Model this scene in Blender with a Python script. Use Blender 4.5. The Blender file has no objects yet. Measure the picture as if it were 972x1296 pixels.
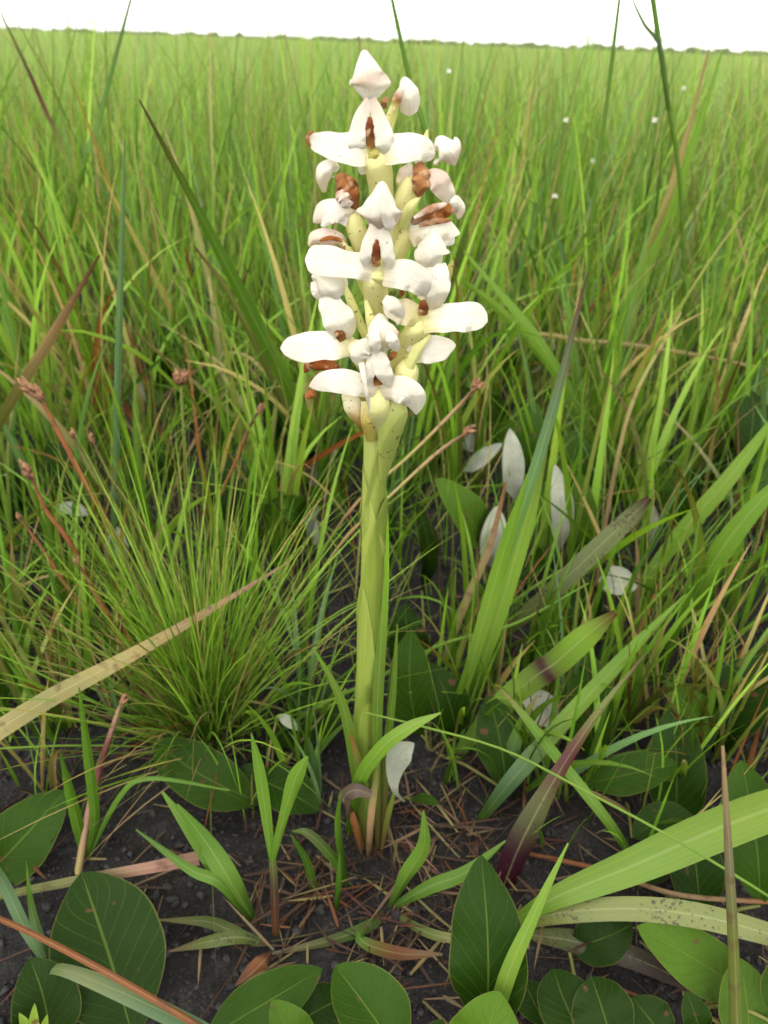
import bpy, math, random
import numpy as np
from mathutils import Vector, Matrix

# ------------------------------------------------------------------ camera, sky, sun, exposure
scene = bpy.context.scene
FPX, CX, CY = 936.0, 486.0, 648.0            # focal length and centre in photograph pixels
CAM = Vector((0.0, 0.0, 0.402))
PITCH, ROLL = math.radians(32.4), math.radians(2.0)
cam_data = bpy.data.cameras.new('camera')
cam_data.sensor_fit = 'VERTICAL'
cam_data.sensor_height = 34.6
cam_data.lens = FPX / 1296.0 * 34.6
cam_data.clip_start = 0.01
cam_data.clip_end = 6000.0
cam_data.dof.use_dof = True
cam_data.dof.focus_distance = 0.29
cam_data.dof.aperture_fstop = 14.0
camera = bpy.data.objects.new('camera', cam_data)
scene.collection.objects.link(camera)
CAM_ROT = Matrix.Rotation(math.pi / 2 - PITCH, 3, 'X') @ Matrix.Rotation(ROLL, 3, 'Z')
camera.matrix_world = Matrix.Translation(CAM) @ CAM_ROT.to_4x4()
scene.camera = camera

SUN_EL, SUN_AZ = math.radians(62), math.radians(205)   # azimuth clockwise from +Y
world = bpy.data.worlds.new('World')
scene.world = world
world.use_nodes = True
wn, wl = world.node_tree.nodes, world.node_tree.links
wn.clear()
w_out = wn.new('ShaderNodeOutputWorld')
w_bg = wn.new('ShaderNodeBackground')
w_sky = wn.new('ShaderNodeTexSky')
w_sky.sky_type = 'NISHITA'
w_sky.sun_disc = False
w_sky.sun_elevation = SUN_EL
w_sky.sun_rotation = SUN_AZ
w_sky.air_density = 1.0
w_sky.dust_density = 1.0
w_sky.ozone_density = 1.0
w_hsv = wn.new('ShaderNodeHueSaturation')     # thin cloud over the whole sky: almost no blue left
w_hsv.inputs['Saturation'].default_value = 0.04
wl.new(w_sky.outputs[0], w_hsv.inputs['Color'])
w_warm = wn.new('ShaderNodeMix'); w_warm.data_type = 'RGBA'; w_warm.blend_type = 'MULTIPLY'
w_warm.inputs[0].default_value = 1.0
w_warm.inputs[7].default_value = (1.0, 0.975, 0.93, 1.0)
wl.new(w_hsv.outputs[0], w_warm.inputs[6])
wl.new(w_warm.outputs[2], w_bg.inputs['Color'])
w_bg.inputs['Strength'].default_value = 0.14
wl.new(w_bg.outputs[0], w_out.inputs['Surface'])

sun_data = bpy.data.lights.new('sun', 'SUN')
sun_data.energy = 1.4
sun_data.angle = math.radians(35)
sun_data.color = (1.0, 0.95, 0.86)
sun = bpy.data.objects.new('sun', sun_data)
scene.collection.objects.link(sun)
sdir = Vector((math.sin(SUN_AZ) * math.cos(SUN_EL), math.cos(SUN_AZ) * math.cos(SUN_EL), math.sin(SUN_EL)))
sun.rotation_euler = sdir.to_track_quat('Z', 'Y').to_euler()

vs = scene.view_settings
vs.view_transform = 'Standard'
vs.look = 'None'
vs.exposure = 2.2
vs.gamma = 1.0
vs.use_curve_mapping = False
scene.cycles.use_denoising = True
scene.cycles.max_bounces = 7
scene.cycles.transmission_bounces = 5
scene.cycles.diffuse_bounces = 4
scene.cycles.adaptive_threshold = 0.02

rnd = random.Random(7)
rng = np.random.default_rng(11)
COL = scene.collection

# ------------------------------------------------------------------ pixels to places
def ray(px, py):
    return (CAM_ROT @ Vector(((px - CX) / FPX, -(py - CY) / FPX, -1.0)))

def V(px, py, Y):                    # the point seen at this pixel on the upright plane y = Y
    d = ray(px, py)
    return CAM + d * (Y / d.y)

def depth_of(p):
    return -(CAM_ROT.transposed() @ (Vector(p) - CAM)).z

def project(p):
    q = CAM_ROT.transposed() @ (Vector(p) - CAM)
    if q.z > -0.01:
        return None
    return (CX + FPX * q.x / -q.z, CY - FPX * q.y / -q.z, -q.z)

# smooth value noise
def _hash(ix, iy, seed):
    n = (ix.astype(np.int64) * 374761393 + iy.astype(np.int64) * 668265263 + seed * 982451653) & 0x7fffffff
    n = ((n ^ (n >> 13)) * 1274126177) & 0x7fffffff
    n = n ^ (n >> 16)
    return (n & 0xffff) / 65535.0

def vnoise(x, y, seed=0):
    x = np.asarray(x, float); y = np.asarray(y, float)
    ix, iy = np.floor(x), np.floor(y)
    fx, fy = x - ix, y - iy
    fx = fx * fx * (3 - 2 * fx); fy = fy * fy * (3 - 2 * fy)
    a = _hash(ix, iy, seed); b = _hash(ix + 1, iy, seed)
    c = _hash(ix, iy + 1, seed); d = _hash(ix + 1, iy + 1, seed)
    return (a + (b - a) * fx) * (1 - fy) + (c + (d - c) * fx) * fy

def gz(x, y):                        # height of the soil
    r = np.hypot(x, np.asarray(y) - 0.35)
    near = np.clip(1.6 - r, 0, 1)
    z = (vnoise(np.asarray(x) * 7 + 3, np.asarray(y) * 7, 1) - .5) * 0.018
    z = z + (vnoise(np.asarray(x) * 26, np.asarray(y) * 26, 2) - .5) * 0.009 * near
    z = z + (vnoise(np.asarray(x) * 75, np.asarray(y) * 75, 3) - .5) * 0.006 * near
    z = z + (vnoise(np.asarray(x) * 170, np.asarray(y) * 170, 5) - .5) * 0.003 * near
    z = z + (vnoise(np.asarray(x) * .02 + 9, np.asarray(y) * .02, 4) - .5) * 0.5 * np.clip((r - 15) / 100, 0, 1)
    return z

def gzf(x, y):
    return float(gz(np.array([x]), np.array([y]))[0])

def G(px, py, h=0.0):                # the point seen at this pixel, h metres above the ground
    d = ray(px, py)
    z = h
    for _ in range(4):
        t = (z - CAM.z) / d.z
        p = CAM + d * t
        z = h + gzf(p.x, p.y)
    return p

# ------------------------------------------------------------------ colours and materials
def lin(h, k=1.0):
    h = h.lstrip('#')
    o = []
    for i in (0, 2, 4):
        s = int(h[i:i + 2], 16) / 255
        o.append((s / 12.92 if s <= .04045 else ((s + .055) / 1.055) ** 2.4) * k)
    return tuple(o)

PAL = {
    'bright': lin('#8abc38', .70), 'fresh': lin('#9cc84c', .70), 'mid': lin('#6d9d2d', .66), 'deep': lin('#507b29', .62),
    'blue': lin('#7fab72', .6), 'olive': lin('#869442', .62), 'straw': lin('#c6b878', .7), 'tan': lin('#c9a87c', .6),
    'pink': lin('#c79a84', .6), 'rust': lin('#a8693a', .6), 'red': lin('#7a3630', .5), 'brown': lin('#6d4a35', .6),
    'purple': lin('#553038', .5), 'white': lin('#fbf8f0', .88), 'cream': lin('#f3ead0', .86),
    'lime': lin('#e2e594', .9), 'yellow': lin('#f1ecac', .92), 'blush': lin('#f4e5d8', .85),
}

def mat_base(name):
    m = bpy.data.materials.new(name)
    m.use_nodes = True
    m.node_tree.nodes.clear()
    return m, m.node_tree.nodes, m.node_tree.links

def N(nodes, kind, **kw):
    n = nodes.new(kind)
    for k, v in kw.items():
        if k in n.inputs:
            n.inputs[k].default_value = v
        else:
            setattr(n, k, v)
    return n

def mixrgb(nodes, links, fac, a, b, mode='MIX'):
    n = nodes.new('ShaderNodeMix'); n.data_type = 'RGBA'; n.blend_type = mode
    for sock, val in ((n.inputs[0], fac), (n.inputs[6], a), (n.inputs[7], b)):
        if hasattr(val, 'is_output'):
            links.new(val, sock)
        elif isinstance(val, (tuple, list)):
            sock.default_value = tuple(val)[:3] + (1.0,)
        else:
            sock.default_value = val
    return n.outputs[2]

def math_n(nodes, links, op, a, b=0.0, clamp=False):
    n = nodes.new('ShaderNodeMath'); n.operation = op; n.use_clamp = clamp
    for s, v in ((n.inputs[0], a), (n.inputs[1], b)):
        if hasattr(v, 'is_output'):
            links.new(v, s)
        else:
            s.default_value = v
    return n.outputs[0]

def ramp(nodes, links, src, stops):
    n = nodes.new('ShaderNodeValToRGB')
    el = n.color_ramp.elements
    while len(el) < len(stops):
        el.new(0.5)
    for e, (p, c) in zip(el, stops):
        e.position = p
        e.color = tuple(c)[:3] + (1,) if isinstance(c, (tuple, list)) else (c, c, c, 1)
    links.new(src, n.inputs[0])
    return n.outputs[0]

def leafy(name, color_fn, rough=0.5, trans=0.35, trans_tint=(1.15, 1.1, .6), spec=.35, bump_fn=None):
    m, nd, lk = mat_base(name)
    out = N(nd, 'ShaderNodeOutputMaterial')
    pb = N(nd, 'ShaderNodeBsdfPrincipled')
    pb.inputs['Roughness'].default_value = rough
    pb.inputs['Specular IOR Level'].default_value = spec
    tr = N(nd, 'ShaderNodeBsdfTranslucent')
    mx = N(nd, 'ShaderNodeMixShader'); mx.inputs[0].default_value = trans
    col = color_fn(nd, lk)
    lk.new(col, pb.inputs['Base Color'])
    lk.new(mixrgb(nd, lk, 1.0, col, trans_tint, 'MULTIPLY'), tr.inputs['Color'])
    if bump_fn:
        b = N(nd, 'ShaderNodeBump'); b.inputs['Strength'].default_value = bump_fn[1]; b.inputs['Distance'].default_value = bump_fn[2]
        lk.new(bump_fn[0](nd, lk), b.inputs['Height'])
        lk.new(b.outputs[0], pb.inputs['Normal'])
    lk.new(pb.outputs[0], mx.inputs[1]); lk.new(tr.outputs[0], mx.inputs[2])
    lk.new(mx.outputs[0], out.inputs['Surface'])
    return m

def attr_col(nd):
    a = N(nd, 'ShaderNodeAttribute'); a.attribute_name = 'Col'
    return a.outputs['Color']

def noise_val(nd, lk, scale, detail=3.0, coord='Object', rough=.55):
    tc = N(nd, 'ShaderNodeTexCoord')
    n = N(nd, 'ShaderNodeTexNoise'); n.inputs['Scale'].default_value = scale; n.inputs['Detail'].default_value = detail
    n.inputs['Roughness'].default_value = rough
    lk.new(tc.outputs[coord], n.inputs['Vector'])
    return n.outputs[0]

def uv_sep(nd, lk):
    tc = N(nd, 'ShaderNodeTexCoord')
    s = N(nd, 'ShaderNodeSeparateXYZ')
    lk.new(tc.outputs['UV'], s.inputs[0])
    return s.outputs[0], s.outputs[1]          # u along 0..1, v across 0..1

def streaks(nd, lk, u, v, ku, kv):
    cb = N(nd, 'ShaderNodeCombineXYZ')
    oi = N(nd, 'ShaderNodeObjectInfo')
    lk.new(math_n(nd, lk, 'MULTIPLY', u, ku), cb.inputs[0]); lk.new(math_n(nd, lk, 'MULTIPLY', v, kv), cb.inputs[1])
    lk.new(math_n(nd, lk, 'MULTIPLY', oi.outputs['Random'], 40.0), cb.inputs[2])
    n = N(nd, 'ShaderNodeTexNoise'); n.inputs['Scale'].default_value = 1.0; n.inputs['Detail'].default_value = 3.0
    lk.new(cb.outputs[0], n.inputs['Vector'])
    return n.outputs[0]

def blade_color(spots=0.0, dry=0.0):
    def f(nd, lk):
        c = attr_col(nd)
        u, v = uv_sep(nd, lk)
        # parallel veins along the blade
        st = streaks(nd, lk, u, v, 1.5, 26.0)
        c = mixrgb(nd, lk, 1.0, c, ramp(nd, lk, st, [(.25, .86), (.75, 1.09)]), 'MULTIPLY')
        mid = math_n(nd, lk, 'ABSOLUTE', math_n(nd, lk, 'SUBTRACT', v, .5))
        midm = ramp(nd, lk, mid, [(0.0, .3), (.05, 0.0)])
        c = mixrgb(nd, lk, midm, c, lin('#d7dfa0', .55))
        nz = noise_val(nd, lk, 160.0)
        c = mixrgb(nd, lk, ramp(nd, lk, nz, [(.35, 0.0), (.75, .45)]), c, mixrgb(nd, lk, 1.0, c, (1.25, 1.05, .7), 'MULTIPLY'))
        if spots:
            n2 = noise_val(nd, lk, 520.0, 2.5)
            n3 = noise_val(nd, lk, 28.0, 2.0)
            s = math_n(nd, lk, 'ADD', math_n(nd, lk, 'MULTIPLY', n2, .6), math_n(nd, lk, 'MULTIPLY', n3, .5))
            c = mixrgb(nd, lk, ramp(nd, lk, s, [(.69 - .1 * spots, 0.0), (.76 - .1 * spots, .75)]), c, PAL['purple'])
        if dry:
            n2 = noise_val(nd, lk, 120.0, 3.0)
            c = mixrgb(nd, lk, ramp(nd, lk, n2, [(.55, 0.0), (.68, dry)]), c, PAL['brown'])
        return c
    return f

M = {}
M['blade'] = leafy('grass_blade', blade_color(), .5, .46, (1.06, 1.12, .6))
M['blade_spotted'] = leafy('spotted_grass_blade', blade_color(spots=1.0), .5, .3, (1.06, 1.12, .6))
M['blade_dry'] = leafy('dry_grass_blade', blade_color(dry=.6), .7, .25, (1.05, 1.0, .85))
M['thin'] = leafy('thin_grass', lambda nd, lk: attr_col(nd), .55, .45, (1.06, 1.12, .6))

def vein_mask(nd, lk):
    u, v = uv_sep(nd, lk)
    av = math_n(nd, lk, 'ABSOLUTE', math_n(nd, lk, 'SUBTRACT', v, .5))       # 0..0.5
    mid = ramp(nd, lk, av, [(0.0, 1.0), (.009, .9), (.02, 0.0)])
    ph = math_n(nd, lk, 'SUBTRACT', math_n(nd, lk, 'MULTIPLY', u, 9.5), math_n(nd, lk, 'MULTIPLY', math_n(nd, lk, 'POWER', av, .85), 5.2))
    nz = noise_val(nd, lk, 30.0, 1.0)
    ph = math_n(nd, lk, 'ADD', ph, math_n(nd, lk, 'MULTIPLY', nz, .7))
    fr = math_n(nd, lk, 'ABSOLUTE', math_n(nd, lk, 'SUBTRACT', math_n(nd, lk, 'FRACT', ph), .5))
    side = ramp(nd, lk, fr, [(0.0, .42), (.03, .22), (.08, 0.0)])
    return math_n(nd, lk, 'MAXIMUM', mid, side)

def leaf_top_col(nd, lk):
    c = attr_col(nd)
    oi = N(nd, 'ShaderNodeObjectInfo')
    n1 = noise_val(nd, lk, 45.0, 4.0)
    c = mixrgb(nd, lk, ramp(nd, lk, n1, [(.3, 0.0), (.75, .5)]), c, mixrgb(nd, lk, 1.0, c, (1.35, 1.25, .9), 'MULTIPLY'))
    n2 = noise_val(nd, lk, 420.0, 2.0)
    c = mixrgb(nd, lk, ramp(nd, lk, n2, [(.3, 0.0), (.8, .3)]), c, mixrgb(nd, lk, 1.0, c, (.65, .7, .7), 'MULTIPLY'))
    c = mixrgb(nd, lk, math_n(nd, lk, 'MULTIPLY', vein_mask(nd, lk), .42), c, lin('#8aa348', .5))
    u, v = uv_sep(nd, lk)
    av = math_n(nd, lk, 'ABSOLUTE', math_n(nd, lk, 'SUBTRACT', v, .5))
    c = mixrgb(nd, lk, ramp(nd, lk, av, [(.482, 0.0), (.498, .3)]), c, lin('#b7a860', .6))
    sp = noise_val(nd, lk, 130.0, 1.0)
    c = mixrgb(nd, lk, ramp(nd, lk, sp, [(.71, 0.0), (.76, .8)]), c, PAL['brown'])
    return c

def leaf_under_col(nd, lk):
    n1 = noise_val(nd, lk, 60.0, 3.0)
    c = ramp(nd, lk, n1, [(.3, lin('#a8ae98', .58)), (.7, lin('#c3c8b2', .62))])
    c = mixrgb(nd, lk, math_n(nd, lk, 'MULTIPLY', vein_mask(nd, lk), .55), c, lin('#a9a58a', .55))
    n2 = noise_val(nd, lk, 240.0, 2.0)
    return mixrgb(nd, lk, ramp(nd, lk, n2, [(.66, 0.0), (.72, .5)]), c, PAL['brown'])

def leaf_bump(nd, lk):
    return math_n(nd, lk, 'SUBTRACT', math_n(nd, lk, 'MULTIPLY', noise_val(nd, lk, 300.0, 3.0), .5), vein_mask(nd, lk))

M['leaf_top'] = leafy('leaf_top', leaf_top_col, .5, .16, (1.2, 1.2, .5), .10, (leaf_bump, .5, .0012))
M['leaf_under'] = leafy('leaf_underside', leaf_under_col, .85, .12, (1, 1, .8), .15, (leaf_bump, .4, .0008))

def petal_col(nd, lk):
    c = attr_col(nd)
    n1 = noise_val(nd, lk, 90.0, 3.0)
    c = mixrgb(nd, lk, ramp(nd, lk, n1, [(.4, 0.0), (.8, .22)]), c, lin('#ecdcb8', .8))
    u, v = uv_sep(nd, lk)
    c = mixrgb(nd, lk, 1.0, c, ramp(nd, lk, streaks(nd, lk, u, v, 1.5, 14.0), [(.3, .93), (.6, 1.0)]), 'MULTIPLY')
    av = math_n(nd, lk, 'ABSOLUTE', math_n(nd, lk, 'SUBTRACT', v, .5))
    rim = ramp(nd, lk, av, [(.44, 0.0), (.5, 1.0)])
    n3 = noise_val(nd, lk, 150.0, 2.0)
    c = mixrgb(nd, lk, math_n(nd, lk, 'MULTIPLY', rim, ramp(nd, lk, n3, [(.58, 0.0), (.70, .5)])), c, lin('#c39a62', .65))
    n2 = noise_val(nd, lk, 420.0, 2.0)
    c = mixrgb(nd, lk, ramp(nd, lk, n2, [(.72, 0.0), (.76, .6)]), c, lin('#a5713f', .6))
    return c
def petal_bump(nd, lk):
    u, v = uv_sep(nd, lk)
    return math_n(nd, lk, 'ADD', streaks(nd, lk, u, v, 2.0, 15.0), math_n(nd, lk, 'MULTIPLY', noise_val(nd, lk, 260.0, 3.0), .7))
M['petal'] = leafy('petal', petal_col, .6, .5, (1.03, 1.01, .92), .2, (petal_bump, .45, .0009))

def wither_col(nd, lk):
    c = attr_col(nd)
    n1 = noise_val(nd, lk, 230.0, 4.0)
    c = mixrgb(nd, lk, ramp(nd, lk, n1, [(.54, .0), (.74, .8)]), c, lin('#8a4622', .62))
    n2 = noise_val(nd, lk, 330.0, 2.0)
    return mixrgb(nd, lk, ramp(nd, lk, n2, [(.57, .0), (.70, .8)]), c, lin('#e3bd94', .7))
M['wither'] = leafy('withered_petal', wither_col, .8, .25, (1.1, .9, .7), .12, (lambda nd, lk: noise_val(nd, lk, 320.0, 4.0), .8, .0016))

def ovary_col(nd, lk):
    c = attr_col(nd)
    n1 = noise_val(nd, lk, 70.0, 3.0)
    c = mixrgb(nd, lk, ramp(nd, lk, n1, [(.35, .0), (.7, .4)]), c, lin('#c9d272', .78))
    n2 = noise_val(nd, lk, 520.0, 1.5)
    return mixrgb(nd, lk, ramp(nd, lk, n2, [(.67, .0), (.72, .8)]), c, lin('#8a5a34', .6))
M['ovary'] = leafy('ovary', ovary_col, .45, .34, (1.08, 1.04, .7), .4, (petal_bump, .3, .0008))

def sheath_col(nd, lk):
    c = attr_col(nd)
    u, v = uv_sep(nd, lk)
    c = mixrgb(nd, lk, 1.0, c, ramp(nd, lk, streaks(nd, lk, u, v, 2.5, 34.0), [(.3, .88), (.7, 1.1)]), 'MULTIPLY')
    ed = ramp(nd, lk, u, [(.965, 0.0), (.99, .4)])
    c = mixrgb(nd, lk, ed, c, lin('#c4cc78', .62))
    n1 = noise_val(nd, lk, 38.0, 3.0)
    c = mixrgb(nd, lk, ramp(nd, lk, n1, [(.35, .0), (.75, .45)]), c, lin('#9fb548', .7))
    n2 = noise_val(nd, lk, 170.0, 2.0)
    return mixrgb(nd, lk, ramp(nd, lk, n2, [(.70, .0), (.75, .7)]), c, PAL['brown'])
M['sheath'] = leafy('stem_sheath', sheath_col, .4, .2, (1.1, 1.05, .5), .45)

# soil close by, matted grass beyond
def make_ground_mat():
    m, nd, lk = mat_base('soil')
    out = N(nd, 'ShaderNodeOutputMaterial'); pb = N(nd, 'ShaderNodeBsdfPrincipled')
    pb.inputs['Roughness'].default_value = .9
    pb.inputs['Specular IOR Level'].default_value = .2
    n1 = noise_val(nd, lk, 60.0, 6.0, rough=.7)
    c = ramp(nd, lk, n1, [(.3, lin('#161615', .8)), (.55, lin('#2d2c2b', .8)), (.75, lin('#4c4a47', .8))])
    n2 = noise_val(nd, lk, 700.0, 2.0)
    c = mixrgb(nd, lk, ramp(nd, lk, n2, [(.6, 0.0), (.72, .5)]), c, lin('#6f6a62', .8))
    n4 = noise_val(nd, lk, 500.0, 2.0)
    c = mixrgb(nd, lk, ramp(nd, lk, n4, [(.56, 0.0), (.66, .8)]), c, lin('#1d1b1a', .8))
    n5 = noise_val(nd, lk, 11.0, 3.0)
    c = mixrgb(nd, lk, ramp(nd, lk, n5, [(.45, 0.0), (.7, .55)]), c, lin('#2a241e', .8))
    tc = N(nd, 'ShaderNodeTexCoord')
    ln = N(nd, 'ShaderNodeVectorMath'); ln.operation = 'LENGTH'
    lk.new(tc.outputs['Object'], ln.inputs[0])
    far = ramp(nd, lk, math_n(nd, lk, 'MULTIPLY', ln.outputs['Value'], 1 / 10.0), [(.12, 0.0), (.5, 1.0)])
    n3 = noise_val(nd, lk, .6, 5.0)
    g = ramp(nd, lk, n3, [(.3, lin('#7fa83f', .5)), (.7, lin('#a3b85a', .5))])
    c = mixrgb(nd, lk, far, c, g)
    lk.new(c, pb.inputs['Base Color'])
    b = N(nd, 'ShaderNodeBump'); b.inputs['Strength'].default_value = .9; b.inputs['Distance'].default_value = .004
    lk.new(noise_val(nd, lk, 240.0, 6.0, rough=.7), b.inputs['Height'])
    lk.new(b.outputs[0], pb.inputs['Normal'])
    lk.new(pb.outputs[0], out.inputs['Surface'])
    return m
M['soil'] = make_ground_mat()

def simple(name, c1, c2, scale, rough=.85):
    m, nd, lk = mat_base(name)
    out = N(nd, 'ShaderNodeOutputMaterial'); pb = N(nd, 'ShaderNodeBsdfPrincipled')
    pb.inputs['Roughness'].default_value = rough
    lk.new(ramp(nd, lk, noise_val(nd, lk, scale, 4.0), [(.35, c1), (.68, c2)]), pb.inputs['Base Color'])
    lk.new(pb.outputs[0], out.inputs['Surface'])
    return m
M['crumb'] = simple('soil_crumb', lin('#161514', .8), lin('#3c3a37', .8), 160.0)
M['seed'] = simple('seed_head', lin('#5a3320', .7), lin('#b0835a', .7), 420.0)
M['woods'] = simple('far_trees', lin('#4b5a35', .55), lin('#6e7c4e', .55), .25)

# ------------------------------------------------------------------ meshes
def mesh_obj(name, verts, faces, mats, cols=None, uvs=None, midx=None, parent=None, smooth=True):
    me = bpy.data.meshes.new(name)
    verts = np.asarray(verts, np.float32)
    faces = np.asarray(faces, np.int32)
    k = faces.shape[1]
    me.vertices.add(len(verts)); me.vertices.foreach_set('co', verts.ravel())
    me.loops.add(faces.size); me.loops.foreach_set('vertex_index', faces.ravel())
    me.polygons.add(len(faces))
    me.polygons.foreach_set('loop_start', np.arange(0, faces.size, k, dtype=np.int32))
    if midx is not None:
        me.polygons.foreach_set('material_index', np.asarray(midx, np.int32))
    if smooth:
        me.polygons.foreach_set('use_smooth', np.ones(len(faces), bool))
    if uvs is not None:
        ul = me.uv_layers.new(name='UVMap')
        ul.data.foreach_set('uv', np.asarray(uvs, np.float32)[faces.ravel()].ravel())
    if cols is not None:
        ca = me.color_attributes.new('Col', 'FLOAT_COLOR', 'POINT')
        c4 = np.ones((len(verts), 4), np.float32); c4[:, :3] = cols
        ca.data.foreach_set('color', c4.ravel())
    for m in (mats if isinstance(mats, (list, tuple)) else [mats]):
        me.materials.append(m)
    me.update(calc_edges=True)
    o = bpy.data.objects.new(name, me)
    COL.objects.link(o)
    if parent is not None:
        o.parent = parent
    return o

def thing(name, label, cat, loc, group=None):
    o = bpy.data.objects.new(name, None)
    o.empty_display_size = .02
    COL.objects.link(o)
    o.location = loc
    o['label'] = label; o['category'] = cat
    if group:
        o['group'] = group
    return o

def tag(o, label, cat, group=None, kind=None):
    o['label'] = label; o['category'] = cat
    if group: o['group'] = group
    if kind: o['kind'] = kind
    return o

def spline(pts, n):
    P = [np.array(p, float) for p in pts]
    P = [2 * P[0] - P[1]] + P + [2 * P[-1] - P[-2]]
    k = len(P) - 3
    out = []
    for i in range(n):
        t = i / (n - 1) * k
        j = min(int(t), k - 1); f = t - j
        a, b, c, d = P[j:j + 4]
        out.append(.5 * ((2 * b) + (-a + c) * f + (2 * a - 5 * b + 4 * c - d) * f * f + (-a + 3 * b - 3 * c + d) * f ** 3))
    return np.array(out)

def ribbon(name, pts, widths, mats, cols, parent, hint, n=12, across=5, arch=0.3, thick=0.0, twist=0.0,
           wave=0.0, round_tip=0.0, round_base=0.0, org=(0, 0, 0), fold=0.0, wave_n=3.0, seed=0, ragged=0.0):
    """A lofted strip: centreline pts, full widths (metres), cross-section arched towards hint."""
    pts = [tuple(p) for p in pts]
    C = spline(pts, n)
    w = spline([(x,) for x in widths], n)[:, 0]
    w = np.maximum(w, 1e-5) * .5
    t = np.linspace(0, 1, n)
    if round_tip:
        x = np.clip((t - (1 - round_tip)) / round_tip, 0, 1)
        w = w * np.sqrt(np.maximum(1 - x ** 2, .012))
    if round_base:
        x = np.clip((round_base - t) / round_base, 0, 1)
        w = w * np.sqrt(np.maximum(1 - x ** 2, .012))
    col = spline([c for c in cols], n) if len(cols) > 1 else np.tile(cols[0], (n, 1))
    T = np.gradient(C, axis=0); T /= np.linalg.norm(T, axis=1)[:, None] + 1e-12
    h = np.array(hint, float)
    h = h if h.ndim == 2 else np.tile(h, (n, 1))
    S = np.cross(T, h); S /= np.linalg.norm(S, axis=1)[:, None] + 1e-12
    Nn = np.cross(S, T)
    if twist:
        a = twist * (t - .3)
        S, Nn = S * np.cos(a)[:, None] + Nn * np.sin(a)[:, None], Nn * np.cos(a)[:, None] - S * np.sin(a)[:, None]
    v = np.linspace(-1, 1, across)
    ar = np.asarray(arch, float)
    ar = np.full(n, float(arch)) if ar.ndim == 0 else np.interp(t, np.linspace(0, 1, len(ar)), ar)
    ar = np.where(np.abs(ar) < 1e-3, 1e-3, ar)
    sa = np.where(np.abs(ar) > 1.571, 1.0, np.abs(np.sin(ar)))
    X = np.sin(np.abs(ar)[:, None] * v[None]) / sa[:, None] * w[:, None]
    Z = -(1 - np.cos(ar[:, None] * v[None])) / sa[:, None] * w[:, None] * np.sign(ar)[:, None]
    Z = Z + fold * np.abs(v)[None] * w[:, None]
    if wave:
        ph = seed * 1.7
        Z = Z + wave * w[:, None] * (np.abs(v)[None] ** 1.5) * np.sin(t[:, None] * 2 * math.pi * wave_n + np.sign(v)[None] * 1.3 + ph)
    if ragged:
        ph = seed * .37
        rag = 1 + ragged * np.stack([np.sin(t * 7 + ph) * .6 + np.sin(t * 17 + ph * 2.3) * .4, np.sin(t * 8 + ph * 1.9 + 2) * .6 + np.sin(t * 19 + ph) * .4], 1)
        X = X * np.where(v[None] < 0, rag[:, :1], rag[:, 1:])
    top = C[:, None] + S[:, None] * X[..., None] + Nn[:, None] * Z[..., None]
    org = np.array(org, float)
    idx = np.arange(n * across).reshape(n, across)
    q = np.stack([idx[:-1, :-1], idx[:-1, 1:], idx[1:, 1:], idx[1:, :-1]], -1).reshape(-1, 4)
    uv = np.stack([np.repeat(t, across), np.tile((v + 1) / 2, n)], 1)
    vc = np.repeat(col, across, axis=0)
    if thick:
        bot = top - Nn[:, None] * thick
        q2 = q[:, ::-1] + n * across
        m1 = np.zeros(len(q)); m2 = np.ones(len(q)) if isinstance(mats, (list, tuple)) and len(mats) > 1 else np.zeros(len(q))
        ring = np.concatenate([idx[0, :], idx[1:, -1], idx[-1, -2::-1], idx[-2:0:-1, 0]])
        r2 = np.roll(ring, -1)
        nr, b0 = len(ring), 2 * n * across                # the rim has vertices of its own, so its edge stays crisp
        k0 = np.arange(nr); k1 = np.roll(k0, -1)
        q3 = np.stack([b0 + k1, b0 + k0, b0 + nr + k0, b0 + nr + k1], -1)
        tf, bf = top.reshape(-1, 3), bot.reshape(-1, 3)
        verts = np.concatenate([tf, bf, tf[ring], bf[ring]]) - org
        return mesh_obj(name, verts, np.concatenate([q[:, ::-1], q2[:, ::-1], q3]), mats, np.concatenate([vc, vc, vc[ring], vc[ring]]),
                        np.concatenate([uv, uv, uv[ring], uv[ring]]), np.concatenate([m1, m2, np.zeros(len(q3))]), parent)
    return mesh_obj(name, top.reshape(-1, 3) - org, q[:, ::-1], mats, vc, uv, None, parent)

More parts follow.
